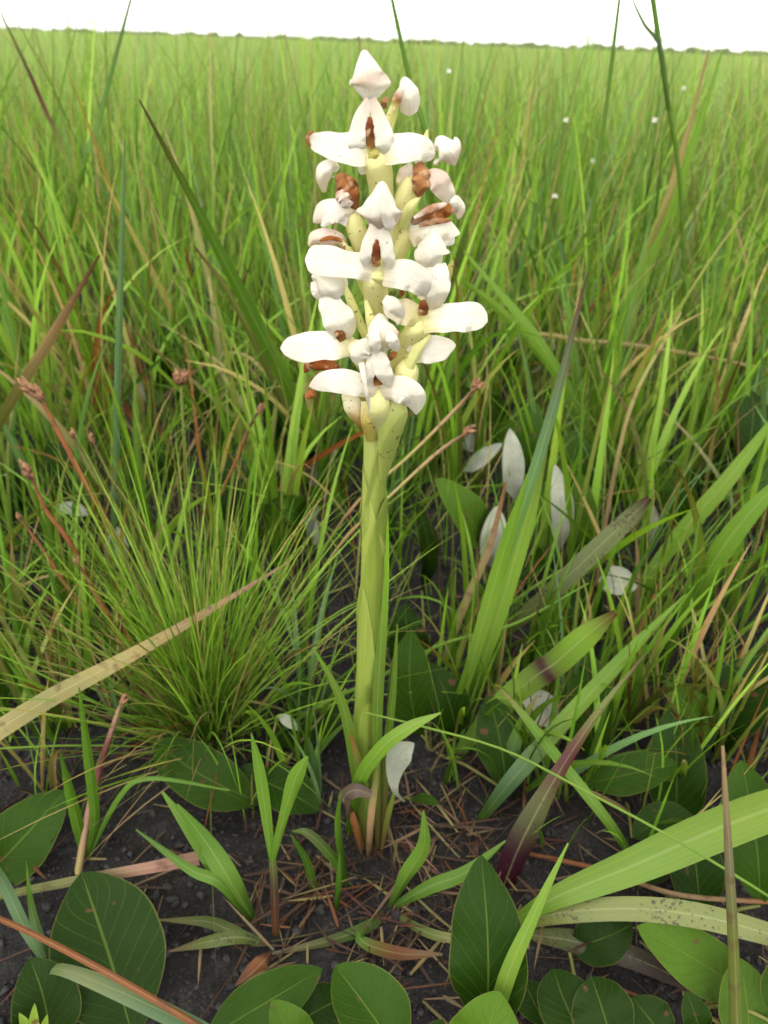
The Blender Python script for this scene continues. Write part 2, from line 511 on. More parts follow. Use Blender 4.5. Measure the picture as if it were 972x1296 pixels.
def tube(name, pts, radii, mat, cols, parent, org=(0, 0, 0), n=14, sides=10, flat=1.0, ridge=0.0, cap=False):
    C = spline([tuple(p) for p in pts], n); r = spline([(x,) for x in radii], n)[:, 0]
    col = spline(cols, n) if len(cols) > 1 else np.tile(cols[0], (n, 1))
    if cap:
        r = r.copy(); r[-1] *= .12; r[-2] *= .62; r[-3] *= .88; r[0] *= .2
    T = np.gradient(C, axis=0); T /= np.linalg.norm(T, axis=1)[:, None]
    ref = np.array([0.0, -1.0, 0.1])
    S = np.cross(T, ref); S /= np.linalg.norm(S, axis=1)[:, None] + 1e-9
    B = np.cross(S, T)
    a = np.linspace(0, 2 * math.pi, sides, endpoint=False)
    rr = r[:, None] * (1 + ridge * np.cos(a * 3)[None])
    P = C[:, None] + S[:, None] * (np.cos(a)[None] * rr)[..., None] + B[:, None] * (np.sin(a)[None] * rr * flat)[..., None]
    verts = np.concatenate([P.reshape(-1, 3), C[:1], C[-1:]]) - np.array(org)
    idx = np.arange(n * sides).reshape(n, sides); nx = np.roll(idx, -1, 1)
    q = np.stack([idx[:-1], nx[:-1], nx[1:], idx[1:]], -1).reshape(-1, 4)
    uv = np.stack([np.repeat(np.linspace(0, 1, n), sides), np.tile(np.arange(sides) / sides, n)], 1)
    uv = np.concatenate([uv, [[0, 0], [1, 0]]])
    vc = np.concatenate([np.repeat(col, sides, axis=0), col[:1], col[-1:]])
    return mesh_obj(name, verts[:-2], q, mat, vc[:-2], uv[:-2], None, parent)

def blades_np(base, az, lean, curv, length, width, c0, c1, seg, across=2, twist=None, droop=2.0, fold=.35):
    """Vectorised grass: arrays of N blades -> verts, quads, colours, uvs."""
    n = len(base)
    s = np.linspace(0, 1, seg + 1)
    th = lean[:, None] + curv[:, None] * s[None] ** droop
    ds = length[:, None] / seg
    rad = np.concatenate([np.zeros((n, 1)), np.cumsum(np.sin((th[:, 1:] + th[:, :-1]) / 2) * ds, 1)], 1)
    hz = np.concatenate([np.zeros((n, 1)), np.cumsum(np.cos((th[:, 1:] + th[:, :-1]) / 2) * ds, 1)], 1)
    dx, dy = np.cos(az), np.sin(az)
    C = np.stack([base[:, 0, None] + dx[:, None] * rad, base[:, 1, None] + dy[:, None] * rad, base[:, 2, None] + hz], -1)
    if twist is None:
        twist = rng.uniform(-1.4, 1.4, n)
    sx, sy = -dy, dx
    ax = np.stack([sx, sy, np.zeros(n)], -1)
    Nn = np.stack([dx[:, None] * np.cos(th), dy[:, None] * np.cos(th), -np.sin(th)], -1)
    tw = twist[:, None] * (.6 + .4 * s[None])
    S = ax[:, None] * np.cos(tw)[..., None] + Nn * np.sin(tw)[..., None]
    N2 = Nn * np.cos(tw)[..., None] - ax[:, None] * np.sin(tw)[..., None]
    w = width[:, None] * .5 * np.clip((1 - s ** 2.6) * (.55 + .45 * np.minimum(s * 4, 1)), .03, 1)[None]
    v = np.linspace(-1, 1, across)
    P = C[:, :, None] + S[:, :, None] * (w[..., None] * v)[..., None] + N2[:, :, None] * (w[..., None] * np.abs(v) * fold)[..., None]
    m = (seg + 1) * across
    idx = np.arange(m).reshape(seg + 1, across)
    q1 = np.stack([idx[:-1, :-1], idx[:-1, 1:], idx[1:, 1:], idx[1:, :-1]], -1).reshape(-1, 4)
    q = (q1[None] + (np.arange(n) * m)[:, None, None]).reshape(-1, 4)
    f = np.repeat(s, across)
    col = c0[:, None] * (1 - f ** 1.5)[None, :, None] + c1[:, None] * (f ** 1.5)[None, :, None]
    uv = np.tile(np.stack([f, np.tile((v + 1) / 2, seg + 1)], 1), (n, 1))
    return P.reshape(-1, 3), q, col.reshape(-1, 3), uv

def join_np(parts):
    vs_, qs, cs, us, off = [], [], [], [], 0
    for v, q, c, u in parts:
        vs_.append(v); qs.append(q + off); cs.append(c); us.append(u); off += len(v)
    return np.concatenate(vs_), np.concatenate(qs), np.concatenate(cs), np.concatenate(us)

def pick_cols(n, table):
    keys = list(table); p = np.array([table[k] for k in keys]); p = p / p.sum()
    base = np.array([PAL[k] for k in keys])
    c = base[rng.choice(len(keys), n, p=p)]
    return c * rng.uniform(.75, 1.2, (n, 1)) * rng.uniform(.94, 1.06, (n, 3))

# ------------------------------------------------------------------ ground
def axis_pts(lo, hi, step, far):
    core = np.arange(lo, hi + step / 2, step)
    grow = []
    d, s = 0.0, step
    while d < far:
        s *= 1.13; d += s; grow.append(d)
    grow = np.array(grow)
    return np.concatenate([(lo - grow)[::-1], core, hi + grow])
gx = axis_pts(-.55, .55, .0055, 1400.0)
gy = axis_pts(.08, .95, .0055, 1400.0)
XX, YY = np.meshgrid(gx, gy)
ZZ = gz(XX, YY)
gi = np.arange(XX.size).reshape(XX.shape)
gq = np.stack([gi[:-1, :-1], gi[:-1, 1:], gi[1:, 1:], gi[1:, :-1]], -1).reshape(-1, 4)
ground = mesh_obj('ground', np.stack([XX, YY, ZZ], -1).reshape(-1, 3), gq, M['soil'])
ground['kind'] = 'structure'
ground['label'] = 'dark grey sandy soil under the meadow'

# far wood along the horizon
def far_wood():
    vs_, fs = [], []
    r_ = np.random.default_rng(5)
    a = math.radians(-65)
    while a < math.radians(65):
        d = 620 + 160 * r_.random()
        hgt = (1.4 + 2.8 * r_.random()) * (.75 + .6 * max(0, math.sin(a * 1.3 + .5)))
        x, y = math.sin(a) * d, math.cos(a) * d
        wdt = 4 + 7 * r_.random()
        nlat, nlon = 5, 9
        base = len(vs_)
        for i in range(nlat + 1):
            th = i / nlat * math.pi * .5
            for j in range(nlon):
                ph = j / nlon * 2 * math.pi
                k = 1 + .35 * (r_.random() - .5)
                vs_.append((x + wdt * math.cos(th) * math.cos(ph) * k, y + wdt * math.cos(th) * math.sin(ph) * k, -.5 + hgt * math.sin(th) * k))
        for i in range(nlat):
            for j in range(nlon):
                j2 = (j + 1) % nlon
                fs.append((base + i * nlon + j, base + i * nlon + j2, base + (i + 1) * nlon + j2, base + (i + 1) * nlon + j))
        a += wdt / d * (.5 + r_.random() * .8)
    o = mesh_obj('distant_woodland', vs_, fs, M['woods'])
    tag(o, 'low hazy line of far bushes and trees along the horizon', 'woodland', kind='stuff')
far_wood()

# ------------------------------------------------------------------ meadow
def scatter(r0, r1, dens, half_angle, power=1.0):
    area = half_angle * (r1 ** 2 - r0 ** 2)
    n = int(area * dens)
    r = np.sqrt(rng.uniform(r0 ** 2, r1 ** 2, n))
    a = rng.uniform(-half_angle, half_angle, n)
    return np.stack([np.sin(a) * r, np.cos(a) * r], -1)

GREENS = {'bright': 5, 'fresh': 3, 'mid': 4, 'deep': 1.2, 'olive': 1.3, 'straw': .7, 'tan': .25, 'blue': .5}
parts = []
def meadow(r0, r1, dens, ha, lmin, lmax, wmin, wmax, seg, across, clump=0.0, table=GREENS, leanmax=.45):
    p = scatter(r0, r1, dens, ha)
    r = np.hypot(p[:, 0], p[:, 1])
    if r0 < 1.0:         # leave the clearing round the orchid open
        e = np.hypot(p[:, 0] / .60, (p[:, 1] - .33) / .50)
        keep = e > 1 + .25 * (rng.random(len(p)) - .3)
        p = p[keep]; r = r[keep]
    if clump:
        k = vnoise(p[:, 0] * 9, p[:, 1] * 9, 21)
        keep = k + rng.random(len(p)) * (1 - clump) > clump * .75
        p = p[keep]; r = r[keep]
    n = len(p)
    hgt = .78 + .45 * vnoise(p[:, 0] * .9, p[:, 1] * .9, 31)
    L = rng.uniform(lmin, lmax, n) * hgt
    W = rng.uniform(wmin, wmax, n)
    c0 = pick_cols(n, table)
    patch = vnoise(p[:, 0] * .6, p[:, 1] * .25, 41)[:, None]
    c0 = c0 * (.95 + .26 * patch)
    pale = np.clip((r - .8) / 4.5, 0, 1)[:, None] * .45          # glare and haze over the distant grass, put into its colour
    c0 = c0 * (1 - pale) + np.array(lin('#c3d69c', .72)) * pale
    c1 = c0 * np.array([1.08, 1.04, .98])
    dry = rng.random(n) < .10
    c1[dry] = np.array(PAL['tan']) * rng.uniform(.7, 1.1, (dry.sum(), 1))
    base = np.stack([p[:, 0], p[:, 1], gz(p[:, 0], p[:, 1]) - .004], -1)
    az = rng.uniform(0, 2 * math.pi, n)
    lean = np.abs(rng.normal(0, leanmax * .55, n))
    curv = np.abs(rng.normal(.25, .35, n))
    V_, q, c, u = blades_np(base, az, lean, curv, L, W, c0, c1, seg, across)
    # nothing may lean in between the camera and the orchid
    P = V_.reshape(n, -1, 3)
    dmin = np.hypot(P[..., 0], P[..., 1]).min(1)
    keep = dmin > .46
    if not keep.all():
        mv = P.shape[1]; mq = len(q) // n
        P = P[keep]; q1 = q[:mq]
        m2 = len(P)
        V_ = P.reshape(-1, 3); q = (q1[None] + (np.arange(m2) * mv)[:, None, None]).reshape(-1, 4)
        c = c.reshape(n, mv, 3)[keep].reshape(-1, 3); u = u.reshape(n, mv, 2)[keep].reshape(-1, 2)
    return V_, q, c, u

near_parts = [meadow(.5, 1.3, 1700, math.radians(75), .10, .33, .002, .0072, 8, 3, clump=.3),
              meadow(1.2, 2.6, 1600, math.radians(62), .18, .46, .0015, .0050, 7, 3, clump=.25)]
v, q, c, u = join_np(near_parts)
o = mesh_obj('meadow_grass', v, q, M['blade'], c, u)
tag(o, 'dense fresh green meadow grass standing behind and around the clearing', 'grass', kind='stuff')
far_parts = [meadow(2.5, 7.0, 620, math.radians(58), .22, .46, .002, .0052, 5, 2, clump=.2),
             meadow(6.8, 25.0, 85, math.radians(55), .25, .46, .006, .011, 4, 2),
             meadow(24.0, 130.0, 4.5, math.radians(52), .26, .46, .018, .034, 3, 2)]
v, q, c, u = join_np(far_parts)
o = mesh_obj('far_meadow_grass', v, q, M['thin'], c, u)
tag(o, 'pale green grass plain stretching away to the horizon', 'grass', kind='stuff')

# thin flowering culms standing above the sward
def culms():
    p = scatter(1.0, 9.0, 14, math.radians(50))
    n = len(p)
    base = np.stack([p[:, 0], p[:, 1], gz(p[:, 0], p[:, 1])], -1)
    c0 = pick_cols(n, {'mid': 3, 'olive': 3, 'straw': 2, 'tan': 1})
    r = np.hypot(p[:, 0], p[:, 1])
    L = rng.uniform(.38, .66, n)
    return blades_np(base, rng.uniform(0, 6.283, n), np.abs(rng.normal(0, .1, n)), np.abs(rng.normal(.1, .15, n)), L,
                     np.full(n, .0015) * (.8 + .35 * r / 3), c0, c0 * np.array([1.05, .95, .9]), 6, 2)
v, q, c, u = culms()
o = mesh_obj('grass_culms', v, q, M['thin'], c, u)
tag(o, 'thin wiry grass stalks poking above the meadow into the white sky', 'grass', kind='stuff')

# ------------------------------------------------------------------ the orchid
OY = G(470, 1072).y                                    # the upright plane the orchid grows in
ORG = G(470, 1072)
orchid = thing('orchid', 'tall white flowering orchid with a pale green sheathed stem', 'orchid', ORG)
TOCAM = (0.0, -1.0, .25)

def OP(px, py, d=0.0):                                 # a point of the orchid, d millimetres behind (+) or before (-) its plane
    return V(px, py, OY + d * .001)

def opx(p, w):                                         # photograph pixels to metres at that point
    return w * depth_of(p) / FPX

def oribbon(name, ctrl, mat, cols, parent, **kw):
    """ctrl: (px, py, depth mm, width px)"""
    P = [OP(a, b, d) for a, b, d, w in ctrl]
    W = [opx(p, c[3]) for p, c in zip(P, ctrl)]
    kw.setdefault('hint', TOCAM)
    kw.setdefault('thick', .0002)
    return ribbon(name, P, W, mat, [PAL[k] if isinstance(k, str) else k for k in cols], parent, org=ORG, **kw)

def otube(name, ctrl, mat, cols, parent, **kw):
    P = [OP(a, b, d) for a, b, d, w in ctrl]
    R = [opx(p, c[3]) * .5 for p, c in zip(P, ctrl)]
    return tube(name, P, R, mat, [PAL[k] if isinstance(k, str) else k for k in cols], parent, org=ORG, **kw)

# main axis, then the sheaths that wrap it
AXIS = [(464, 1080, 0, 16), (461, 985, 0, 20), (461, 900, 0, 21), (465, 840, 0, 22), (471, 700, 0, 23), (475, 560, 0, 25),
        (478, 480, 1, 24), (480, 380, 2, 23), (481, 290, 3, 20), (480, 205, 2, 15)]
otube('stem', AXIS, M['ovary'], [PAL['lime'], PAL['lime'], PAL['lime'], PAL['yellow'], PAL['yellow']], orchid, n=40, sides=14, cap=True)
axis_c = spline([tuple(OP(a, b, d)) for a, b, d, w in AXIS], 240)
axis_r = spline([(opx(OP(a, b, d), w) * .5,) for a, b, d, w in AXIS], 240)[:, 0]
axis_py = np.array([project(p)[1] for p in axis_c])

def sheath(y_base, y_low, y_tip, tip_ang, grow, c0, c1, span=5.9, flare=.0008, lift=0.0):
    """A leaf wrapped round the stem: open seam, slanting mouth, one pointed tip (tip_ang 0 faces the viewer)."""
    i0 = int(np.argmin(abs(axis_py - y_base))); il = int(np.argmin(abs(axis_py - y_low))); it = int(np.argmin(abs(axis_py - y_tip)))
    na, nt = 30, 18
    verts, cols, uvs = [], [], []
    for j in range(nt):
        for i in range(na):
            a = (i / (na - 1) - .5) * span
            k = max(0.0, math.cos(a * .5)) ** 2.2
            top = il + (it - il) * k
            f = i0 + (top - i0) * j / (nt - 1)
            lo = int(f); fr = f - lo; hi = min(lo + 1, 239)
            cpt = axis_c[lo] * (1 - fr) + axis_c[hi] * fr
            r = axis_r[lo] * (1 - fr) + axis_r[hi] * fr
            t = j / (nt - 1)
            rr = r * (1.02 + .05 * math.sin(t * 3.1)) + grow * (.25 + .75 * t) + flare * max(0, t - .75) * 4 * (1 - k) + lift * k * max(0, t - .7) ** 1.5
            rr *= 1 + .05 * (i / (na - 1))               # one edge laps over the other
            w = a + tip_ang
            verts.append(cpt + np.array([math.sin(w) * rr, -math.cos(w) * rr, 0]))
            cc = np.array(c0) * (1 - t) + np.array(c1) * t
            e = max(0, abs(i / (na - 1) - .5) * 2 - .85) * 3
            cols.append(cc * (1 - .15 * e)); uvs.append((t, i / (na - 1)))
    verts = np.array(verts) - np.array(ORG)
    idx = np.arange(na * nt).reshape(nt, na)
    q = np.stack([idx[:-1, :-1], idx[:-1, 1:], idx[1:, 1:], idx[1:, :-1]], -1).reshape(-1, 4)
    return mesh_obj('sheath', verts, q, M['sheath'], np.array(cols), uvs, None, orchid)

SG0, SG1 = lin('#9fb74a', 0.51), lin('#b4c85c', 0.55)
sheath(1060, 985, 855, .35, .0004, lin('#83a23c', 0.47), lin('#9ab348', 0.50), lift=.010)
sheath(960, 880, 735, -.75, .0009, SG0, SG1, lift=.004)
sheath(850, 790, 625, 1.0, .0014, SG0, lin('#a2b94c', 0.51), lift=.003)
sheath(790, 690, 585, -1.5, .0008, lin('#b4c654', 0.55), lin('#c8d46c', 0.58))
sheath(695, 655, 500, 1.7, .0013, lin('#a6ba4c', 0.51), lin('#bccb66', 0.56), lift=.014)
sheath(645, 570, 505, -1.3, .0007, lin('#bccb5c', 0.56), lin('#d2da86', 0.62), lift=.008)

# -- flowers: the ovary is the flower's own mesh; hood, petals and column are its pieces
def flower(ctrl, cols=('lime', 'yellow', 'yellow'), **kw):
    return otube('flower', ctrl, M['ovary'], cols, orchid, flat=.85, ridge=.06, cap=True, n=18, **kw)
def hood(f, ctrl, cols=('white', 'white', 'white'), arch=(1.25, 1.15, .95, .8), **kw):
    kw.setdefault('n', 22); kw.setdefault('across', 13)
    kw.setdefault('fold', -.38); kw.setdefault('ragged', .05); kw.setdefault('seed', ctrl[0][0])
    return oribbon('hood', ctrl, M['petal'], cols, f, arch=[a * .62 for a in arch], **kw)
def petal(f, ctrl, cols=('white', 'white', 'white'), arch=.35, mat='petal', **kw):
    kw.setdefault('n', 24); kw.setdefault('across', 11); kw.setdefault('round_tip', .22); kw.setdefault('wave', .10); kw.setdefault('ragged', .07)
    kw.setdefault('fold', .10 if mat == 'petal' and len(ctrl) > 4 else 0.0)
    return oribbon('petal', ctrl, M[mat], cols, f, arch=arch * (.55 if mat == 'petal' else 1.0), seed=ctrl[0][0] + ctrl[-1][1], **kw)
def column(f, ctrl, **kw):
    kw.setdefault('n', 10); kw.setdefault('across', 7)
    return oribbon('column', ctrl, M['wither'], [lin('#a8683a', .6), lin('#7a4020', .55), lin('#b98a48', .65)], f, arch=.9, wave=.35, wave_n=4, **kw)
def bract(ctrl, cols=('lime', 'yellow'), **kw):
    kw.setdefault('n', 14); kw.setdefault('across', 7); kw.setdefault('arch', .8)
    return oribbon('bract', ctrl, M['ovary'], cols, orchid, **kw)

# A: topmost, facing the viewer
f = flower([(481, 300, 2, 16), (483, 262, -1, 27), (480, 225, -5, 33), (476, 205, -7, 34), (474, 190, -5.5, 26), (473, 180, -4, 14)], ('lime', 'yellow', 'yellow', 'cream'))
hood(f, [(460, 63, -6, 8), (462, 74, -8, 24), (465, 92, -10, 40), (468, 108, -10, 53), (468, 118, -9, 46), (468, 129, -8, 15)],
     ('white', 'white', 'blush', 'white', 'white'), arch=(.9, .8, .7, .7, .9, 1.2), wave=.05)
petal(f, [(469, 122, -8, 8), (459, 145, -9, 18), (452, 170, -10, 23), (452, 186, -10, 21), (457, 200, -8, 12)], ('blush', 'white', 'white'), arch=.6)
petal(f, [(470, 122, -8, 8), (478, 145, -9, 18), (484, 170, -10, 25), (487, 186, -10, 23), (485, 202, -8, 12)], ('blush', 'white', 'white'), arch=.6)
column(f, [(468, 148, -9.6, 5), (468, 160, -10.4, 11), (469, 176, -10.6, 13), (470, 188, -10.4, 11)])
petal(f, [(474, 188, -9.5, 12), (473, 196, -10.5, 14), (473, 206, -10, 11)], (lin('#c9bd58', .7), lin('#d8d06a', .7)), arch=.5, mat='ovary')
petal(f, [(472, 193, -8, 30), (452, 190, -10, 36), (430, 187, -9.5, 35), (408, 181, -8, 28), (389, 175, -6, 20)], ('yellow', 'white', 'white', 'white', 'blush'), arch=.5)
petal(f, [(396, 166, -8.2, 3), (390, 171, -7.6, 5), (389, 178, -7.4, 5), (393, 186, -7.8, 3)], (lin('#c08a50', .6), lin('#8a4c20', .6)), mat='wither', arch=.3, wave=.0)
petal(f, [(482, 192, -8, 30), (497, 189, -10, 34), (517, 187, -9.5, 34), (535, 187, -8, 29), (551, 194, -6, 16)], ('yellow', 'white', 'white', 'white'), arch=.55)
petal(f, [(466, 204, -6, 12), (460, 212, -6, 14), (457, 221, -5, 8)], arch=.3)

# B: small flower behind the top one, turned away
f = flower([(482, 205, 5, 12), (488, 172, 6, 13), (496, 145, 5, 13), (504, 122, 4, 9)], ('lime', 'yellow', 'lime'))
hood(f, [(511, 97, 5, 12), (514, 106, 2, 24), (517, 122, 1, 30), (518, 136, 2, 29), (518, 147, 4, 21)], arch=(1.3, 1.3, 1.2, 1.0))
petal(f, [(508, 112, 1, 7), (502, 126, 0, 12), (497, 140, 0, 8)], ('blush', lin('#b98a4e', .6), 'yellow'), mat='wither', arch=.7)
petal(f, [(492, 124, 1, 4), (486, 129, 0, 9), (488, 138, 1, 6)], (lin('#cf9a6c', .6),), mat='wither')

# C: withering, turned outward on the upper side of the spike
f = flower([(487, 322, 2, 14), (503, 285, 0, 22), (513, 248, -3, 26), (526, 215, -4, 20)], ('lime', 'yellow', 'yellow'))
hood(f, [(549, 188, -3, 12), (555, 184, -6, 26), (565, 190, -8, 38), (573, 199, -7, 40), (576, 210, -4, 28)], ('white', 'white', 'blush'), arch=(1.2, 1.4, 1.45, 1.2), round_tip=.3)
petal(f, [(528, 206, -6, 14), (533, 220, -8, 22), (532, 236, -8, 22), (528, 250, -6, 10)], (lin('#c98a5a', .6), lin('#cf9460', .66), lin('#b9743f', .64)), mat='wither', arch=.8, wave=.3)
petal(f, [(538, 222, -6, 14), (552, 227, -7, 26), (563, 240, -6, 26), (570, 260, -4, 14)], ('blush', 'blush', 'white'), arch=.6)
petal(f, [(524, 212, -5, 16), (513, 224, -5, 22), (508, 240, -4, 14)], ('white', 'blush', 'yellow'), arch=.5)
petal(f, [(524, 204, -4, 12), (538, 196, -4, 16), (551, 192, -3, 14)], ('white', 'white'), arch=.5)

# D: withering, opposite side
f = flower([(474, 352, 2, 14), (463, 325, 0, 22), (452, 295, -3, 25), (442, 265, -4, 20)], ('lime', 'yellow', 'yellow'))
hood(f, [(430, 213, -4, 10), (421, 210, -7, 20), (412, 216, -8, 25), (408, 228, -7, 19), (410, 244, -5, 6)], ('white', 'white', 'cream'), arch=(1.2, 1.3, 1.3, 1.0))
petal(f, [(426, 222, -6, 12), (436, 232, -8, 26), (444, 248, -8, 26), (453, 266, -5, 12)], (lin('#cf9460', .66), lin('#b06a3a', .64), lin('#c98a5a', .6)), mat='wither', arch=.9, wave=.3)
petal(f, [(443, 262, -7, 16), (434, 250, -9.5, 18), (425, 244, -9, 12)], ('blush', 'blush', lin('#d0a07a', .6)), arch=.8, mat='wither', wave=.3)
petal(f, [(446, 276, -5, 22), (430, 268, -7.5, 26), (412, 266, -7, 25), (397, 282, -5, 14)], ('cream', 'white', 'white', 'blush'), arch=.55, wave=.2)
petal(f, [(440, 280, -6.5, 14), (424, 274, -8.5, 14), (406, 286, -7, 10)], ('white', 'white', 'white'), arch=.6, wave=.2)

# E: middle flower facing the viewer
f = flower([(481, 440, 2, 16), (474, 405, -2, 22), (472, 375, -7, 26), (474, 354, -10, 28), (476, 338, -8.5, 24), (477, 326, -7, 14)], ('lime', 'yellow', 'yellow', 'cream'))
hood(f, [(484, 229, -10, 13), (483, 242, -14, 33), (481, 260, -16.5, 46), (480, 277, -16.5, 57), (480, 288, -14.5, 53), (479, 299, -11.5, 20)],
     ('white', 'white', 'white', 'blush', 'white'), arch=(1.2, 1.2, 1.1, 1.0, 1.0, 1.2), wave=.05)
petal(f, [(484, 246, -17.2, 4), (487, 266, -17.9, 11), (493, 284, -17, 16), (497, 292, -16, 10)], ('white', 'white', 'white'), arch=1.0)
petal(f, [(477, 276, -13, 10), (470, 300, -14.5, 17), (464, 322, -15, 18), (461, 338, -14, 10)], ('blush', 'white', 'white'), arch=.6)
petal(f, [(480, 276, -13, 10), (486, 300, -14.5, 18), (491, 322, -15, 17), (494, 340, -14, 10)], ('blush', 'white', 'white'), arch=.6)
column(f, [(477, 303, -14.8, 4), (476, 314, -15.4, 10), (476, 328, -15.6, 12), (477, 338, -15.2, 9)])
petal(f, [(476, 345, -12, 26), (458, 338, -14, 33), (435, 334, -14, 34), (410, 330, -12.5, 37), (386, 328, -10, 31)], ('cream', 'white', 'white', 'white'), arch=.55, round_tip=.12)
petal(f, [(484, 347, -12, 28), (502, 347, -14, 35), (522, 351, -14, 37), (539, 362, -12, 33), (550, 381, -9, 13)], ('cream', 'white', 'white', 'white'), arch=.6, round_tip=.3)
petal(f, [(476, 344, -13, 16), (477, 354, -13.5, 16), (476, 366, -11.5, 8)], ('yellow', 'lime'), arch=.7, mat='ovary')

# F: brown wilted flower turned outward
f = flower([(487, 372, 3, 14), (500, 330, 2, 20), (514, 298, 0, 22), (528, 276, -1, 16)], ('lime', 'yellow', 'yellow'))
oribbon('hood', [(520, 282, -3, 9), (538, 272, -5.5, 17), (556, 266, -6, 21), (572, 264, -5, 18), (583, 268, -3, 9)], M['wither'], [lin('#d8b8a0', .7), lin('#c08050', .6), lin('#c47c46', .64), lin('#c08a58', .6), PAL['blush']], f, n=20, across=9, arch=1.0, wave=.25, ragged=.18, seed=3, round_tip=.2)
petal(f, [(524, 276, -6.5, 4), (545, 264, -7.5, 9), (566, 258, -7, 6)], ('blush', lin('#c99a74', .65), 'blush'), mat='wither', arch=.7, wave=.3)
petal(f, [(530, 286, -5.5, 4), (550, 280, -6.5, 8), (572, 279, -6, 4)], (lin('#d0a888', .65), lin('#b87848', .6)), mat='wither', arch=.7, wave=.3)
petal(f, [(566, 252, -4, 8), (575, 254, -5, 14), (582, 264, -4, 14), (580, 278, -3, 8)], ('white', 'white', 'blush'), arch=.8)
petal(f, [(518, 300, -3, 26), (538, 291, -5, 32), (560, 289, -5, 27), (582, 296, -3, 12)], ('cream', 'white', 'white', 'white'), arch=.6, wave=.18)
petal(f, [(545, 300, -2, 16), (562, 300, -3, 20), (575, 308, -2, 12)], arch=.5, wave=.2)

# G: lower flower angled outward with a long pale petal
f = flower([(487, 478, 3, 16), (506, 450, 0, 26), (522, 425, -5, 32), (533, 405, -9, 30)], ('lime', 'yellow', 'yellow'))
hood(f, [(549, 290, -7, 14), (549, 300, -10, 30), (548, 315, -12, 40), (547, 330, -12, 45), (550, 342, -9, 26)], arch=(1.2, 1.2, 1.1, 1.0, 1.0))
petal(f, [(553, 334, -10, 24), (555, 352, -11.5, 30), (552, 372, -11.5, 30), (545, 392, -9.5, 20)], ('white', 'white', 'cream'), arch=.8)
petal(f, [(540, 340, -9, 10), (537, 360, -10.5, 18), (533, 380, -10.5, 14)], ('white', 'white', 'cream'), arch=.6)
column(f, [(535, 380, -11, 6), (536, 390, -12, 13), (535, 400, -11.5, 12)])
petal(f, [(533, 410, -9, 26), (556, 404, -10, 35), (580, 401, -9, 36), (600, 402, -7, 35), (617, 407, -5, 24)], ('yellow', 'white', 'white', 'white'), arch=.5, round_tip=.2)
petal(f, [(530, 402, -10, 26), (515, 396, -11.5, 32), (500, 392, -11, 28), (485, 386, -9, 18)], ('yellow', 'cream', 'white'), arch=.6)
petal(f, [(486, 378, -12.5, 12), (497, 386, -13.5, 18), (506, 398, -12.5, 14), (503, 412, -10.5, 8)], ('white', 'white', 'white'), arch=.8)
petal(f, [(505, 376, -13.2, 4), (509, 371, -13.6, 6), (510, 364, -13.2, 3)], (lin('#8a4c20', .6),), mat='wither')

# H: shrivelled cap beside the middle flower
f = flower([(470, 385, 2, 12), (457, 350, 1, 16), (446, 326, -1, 15), (436, 311, -2, 11)], ('lime', 'yellow', 'lime'))
hood(f, [(438, 314, -3, 9), (428, 303, -6, 18), (412, 300, -7, 23), (398, 303, -6, 20), (391, 312, -4, 10)], ('cream', 'blush', 'blush', 'cream'), arch=(1.0, 1.3, 1.4, 1.2), wave=.15)
petal(f, [(434, 305, -7.5, 4), (418, 301, -8.6, 6), (404, 305, -8.2, 4)], (lin('#b4703c', .6),), mat='wither', arch=.6)
petal(f, [(437, 316, -5.5, 8), (428, 318, -6.5, 9), (418, 314, -6.2, 5)], (lin('#a0603a', .6),), mat='wither', arch=.6)

# I: flower turned to the side, below the shrivelled cap
f = flower([(477, 492, 2, 16), (465, 465, -2, 24), (452, 445, -6, 26), (440, 434, -8, 22)], ('lime', 'yellow', 'cream'))
hood(f, [(394, 350, -6, 10), (402, 352, -9, 24), (412, 360, -11, 33), (422, 369, -11, 33), (428, 379, -9, 22)], arch=(1.2, 1.25, 1.2, 1.0))
petal(f, [(397, 356, -8, 8), (401, 368, -9, 16), (405, 379, -8, 10)], arch=.7)
petal(f, [(412, 370, -8, 20), (419, 388, -10, 34), (430, 408, -11, 40), (444, 428, -9, 30)], ('white', 'white', 'white', 'cream'), arch=.8)
petal(f, [(432, 348, -5, 7), (436, 358, -6, 9), (434, 374, -6, 6)], arch=.6)
column(f, [(424, 419, -10.5, 6), (430, 424, -12, 13), (434, 432, -11.5, 10)])
petal(f, [(448, 438, -8, 22), (428, 438, -10, 34), (405, 438, -9.5, 37), (378, 440, -7.5, 35), (355, 441, -5, 22)], ('yellow', 'white', 'white', 'white'), arch=.5, round_tip=.2)

# J: lowest flower facing the viewer
f = flower([(482, 560, 0, 16), (480, 535, -5, 28), (479, 515, -9, 33), (479, 497, -8, 28), (479, 484, -7, 16)], ('lime', 'yellow', 'yellow'))
hood(f, [(481, 396, -11, 14), (481, 405, -14.5, 30), (483, 420, -17, 40), (485, 434, -17, 41), (486, 446, -14, 24)], ('white', 'white', 'cream', 'white'), arch=(1.2, 1.2, 1.1, 1.0))
petal(f, [(476, 415, -17, 8), (474, 432, -18.6, 16), (477, 448, -17, 12)], arch=.8)
petal(f, [(490, 418, -16.5, 8), (497, 432, -17.6, 16), (503, 445, -15.5, 10)], arch=.8)
petal(f, [(470, 430, -13, 10), (459, 440, -15, 22), (454, 452, -15, 22), (457, 462, -14, 12)], arch=.8, wave=.15)
petal(f, [(478, 440, -12, 12), (481, 458, -14.5, 22), (487, 474, -15, 22), (494, 491, -13.5, 10)], arch=.7)
petal(f, [(474, 445, -12, 10), (470, 462, -14, 16), (464, 480, -14, 14), (461, 490, -13, 7)], arch=.6)
column(f, [(477, 466, -11.5, 8), (478, 478, -12, 13), (479, 488, -12.5, 12)])
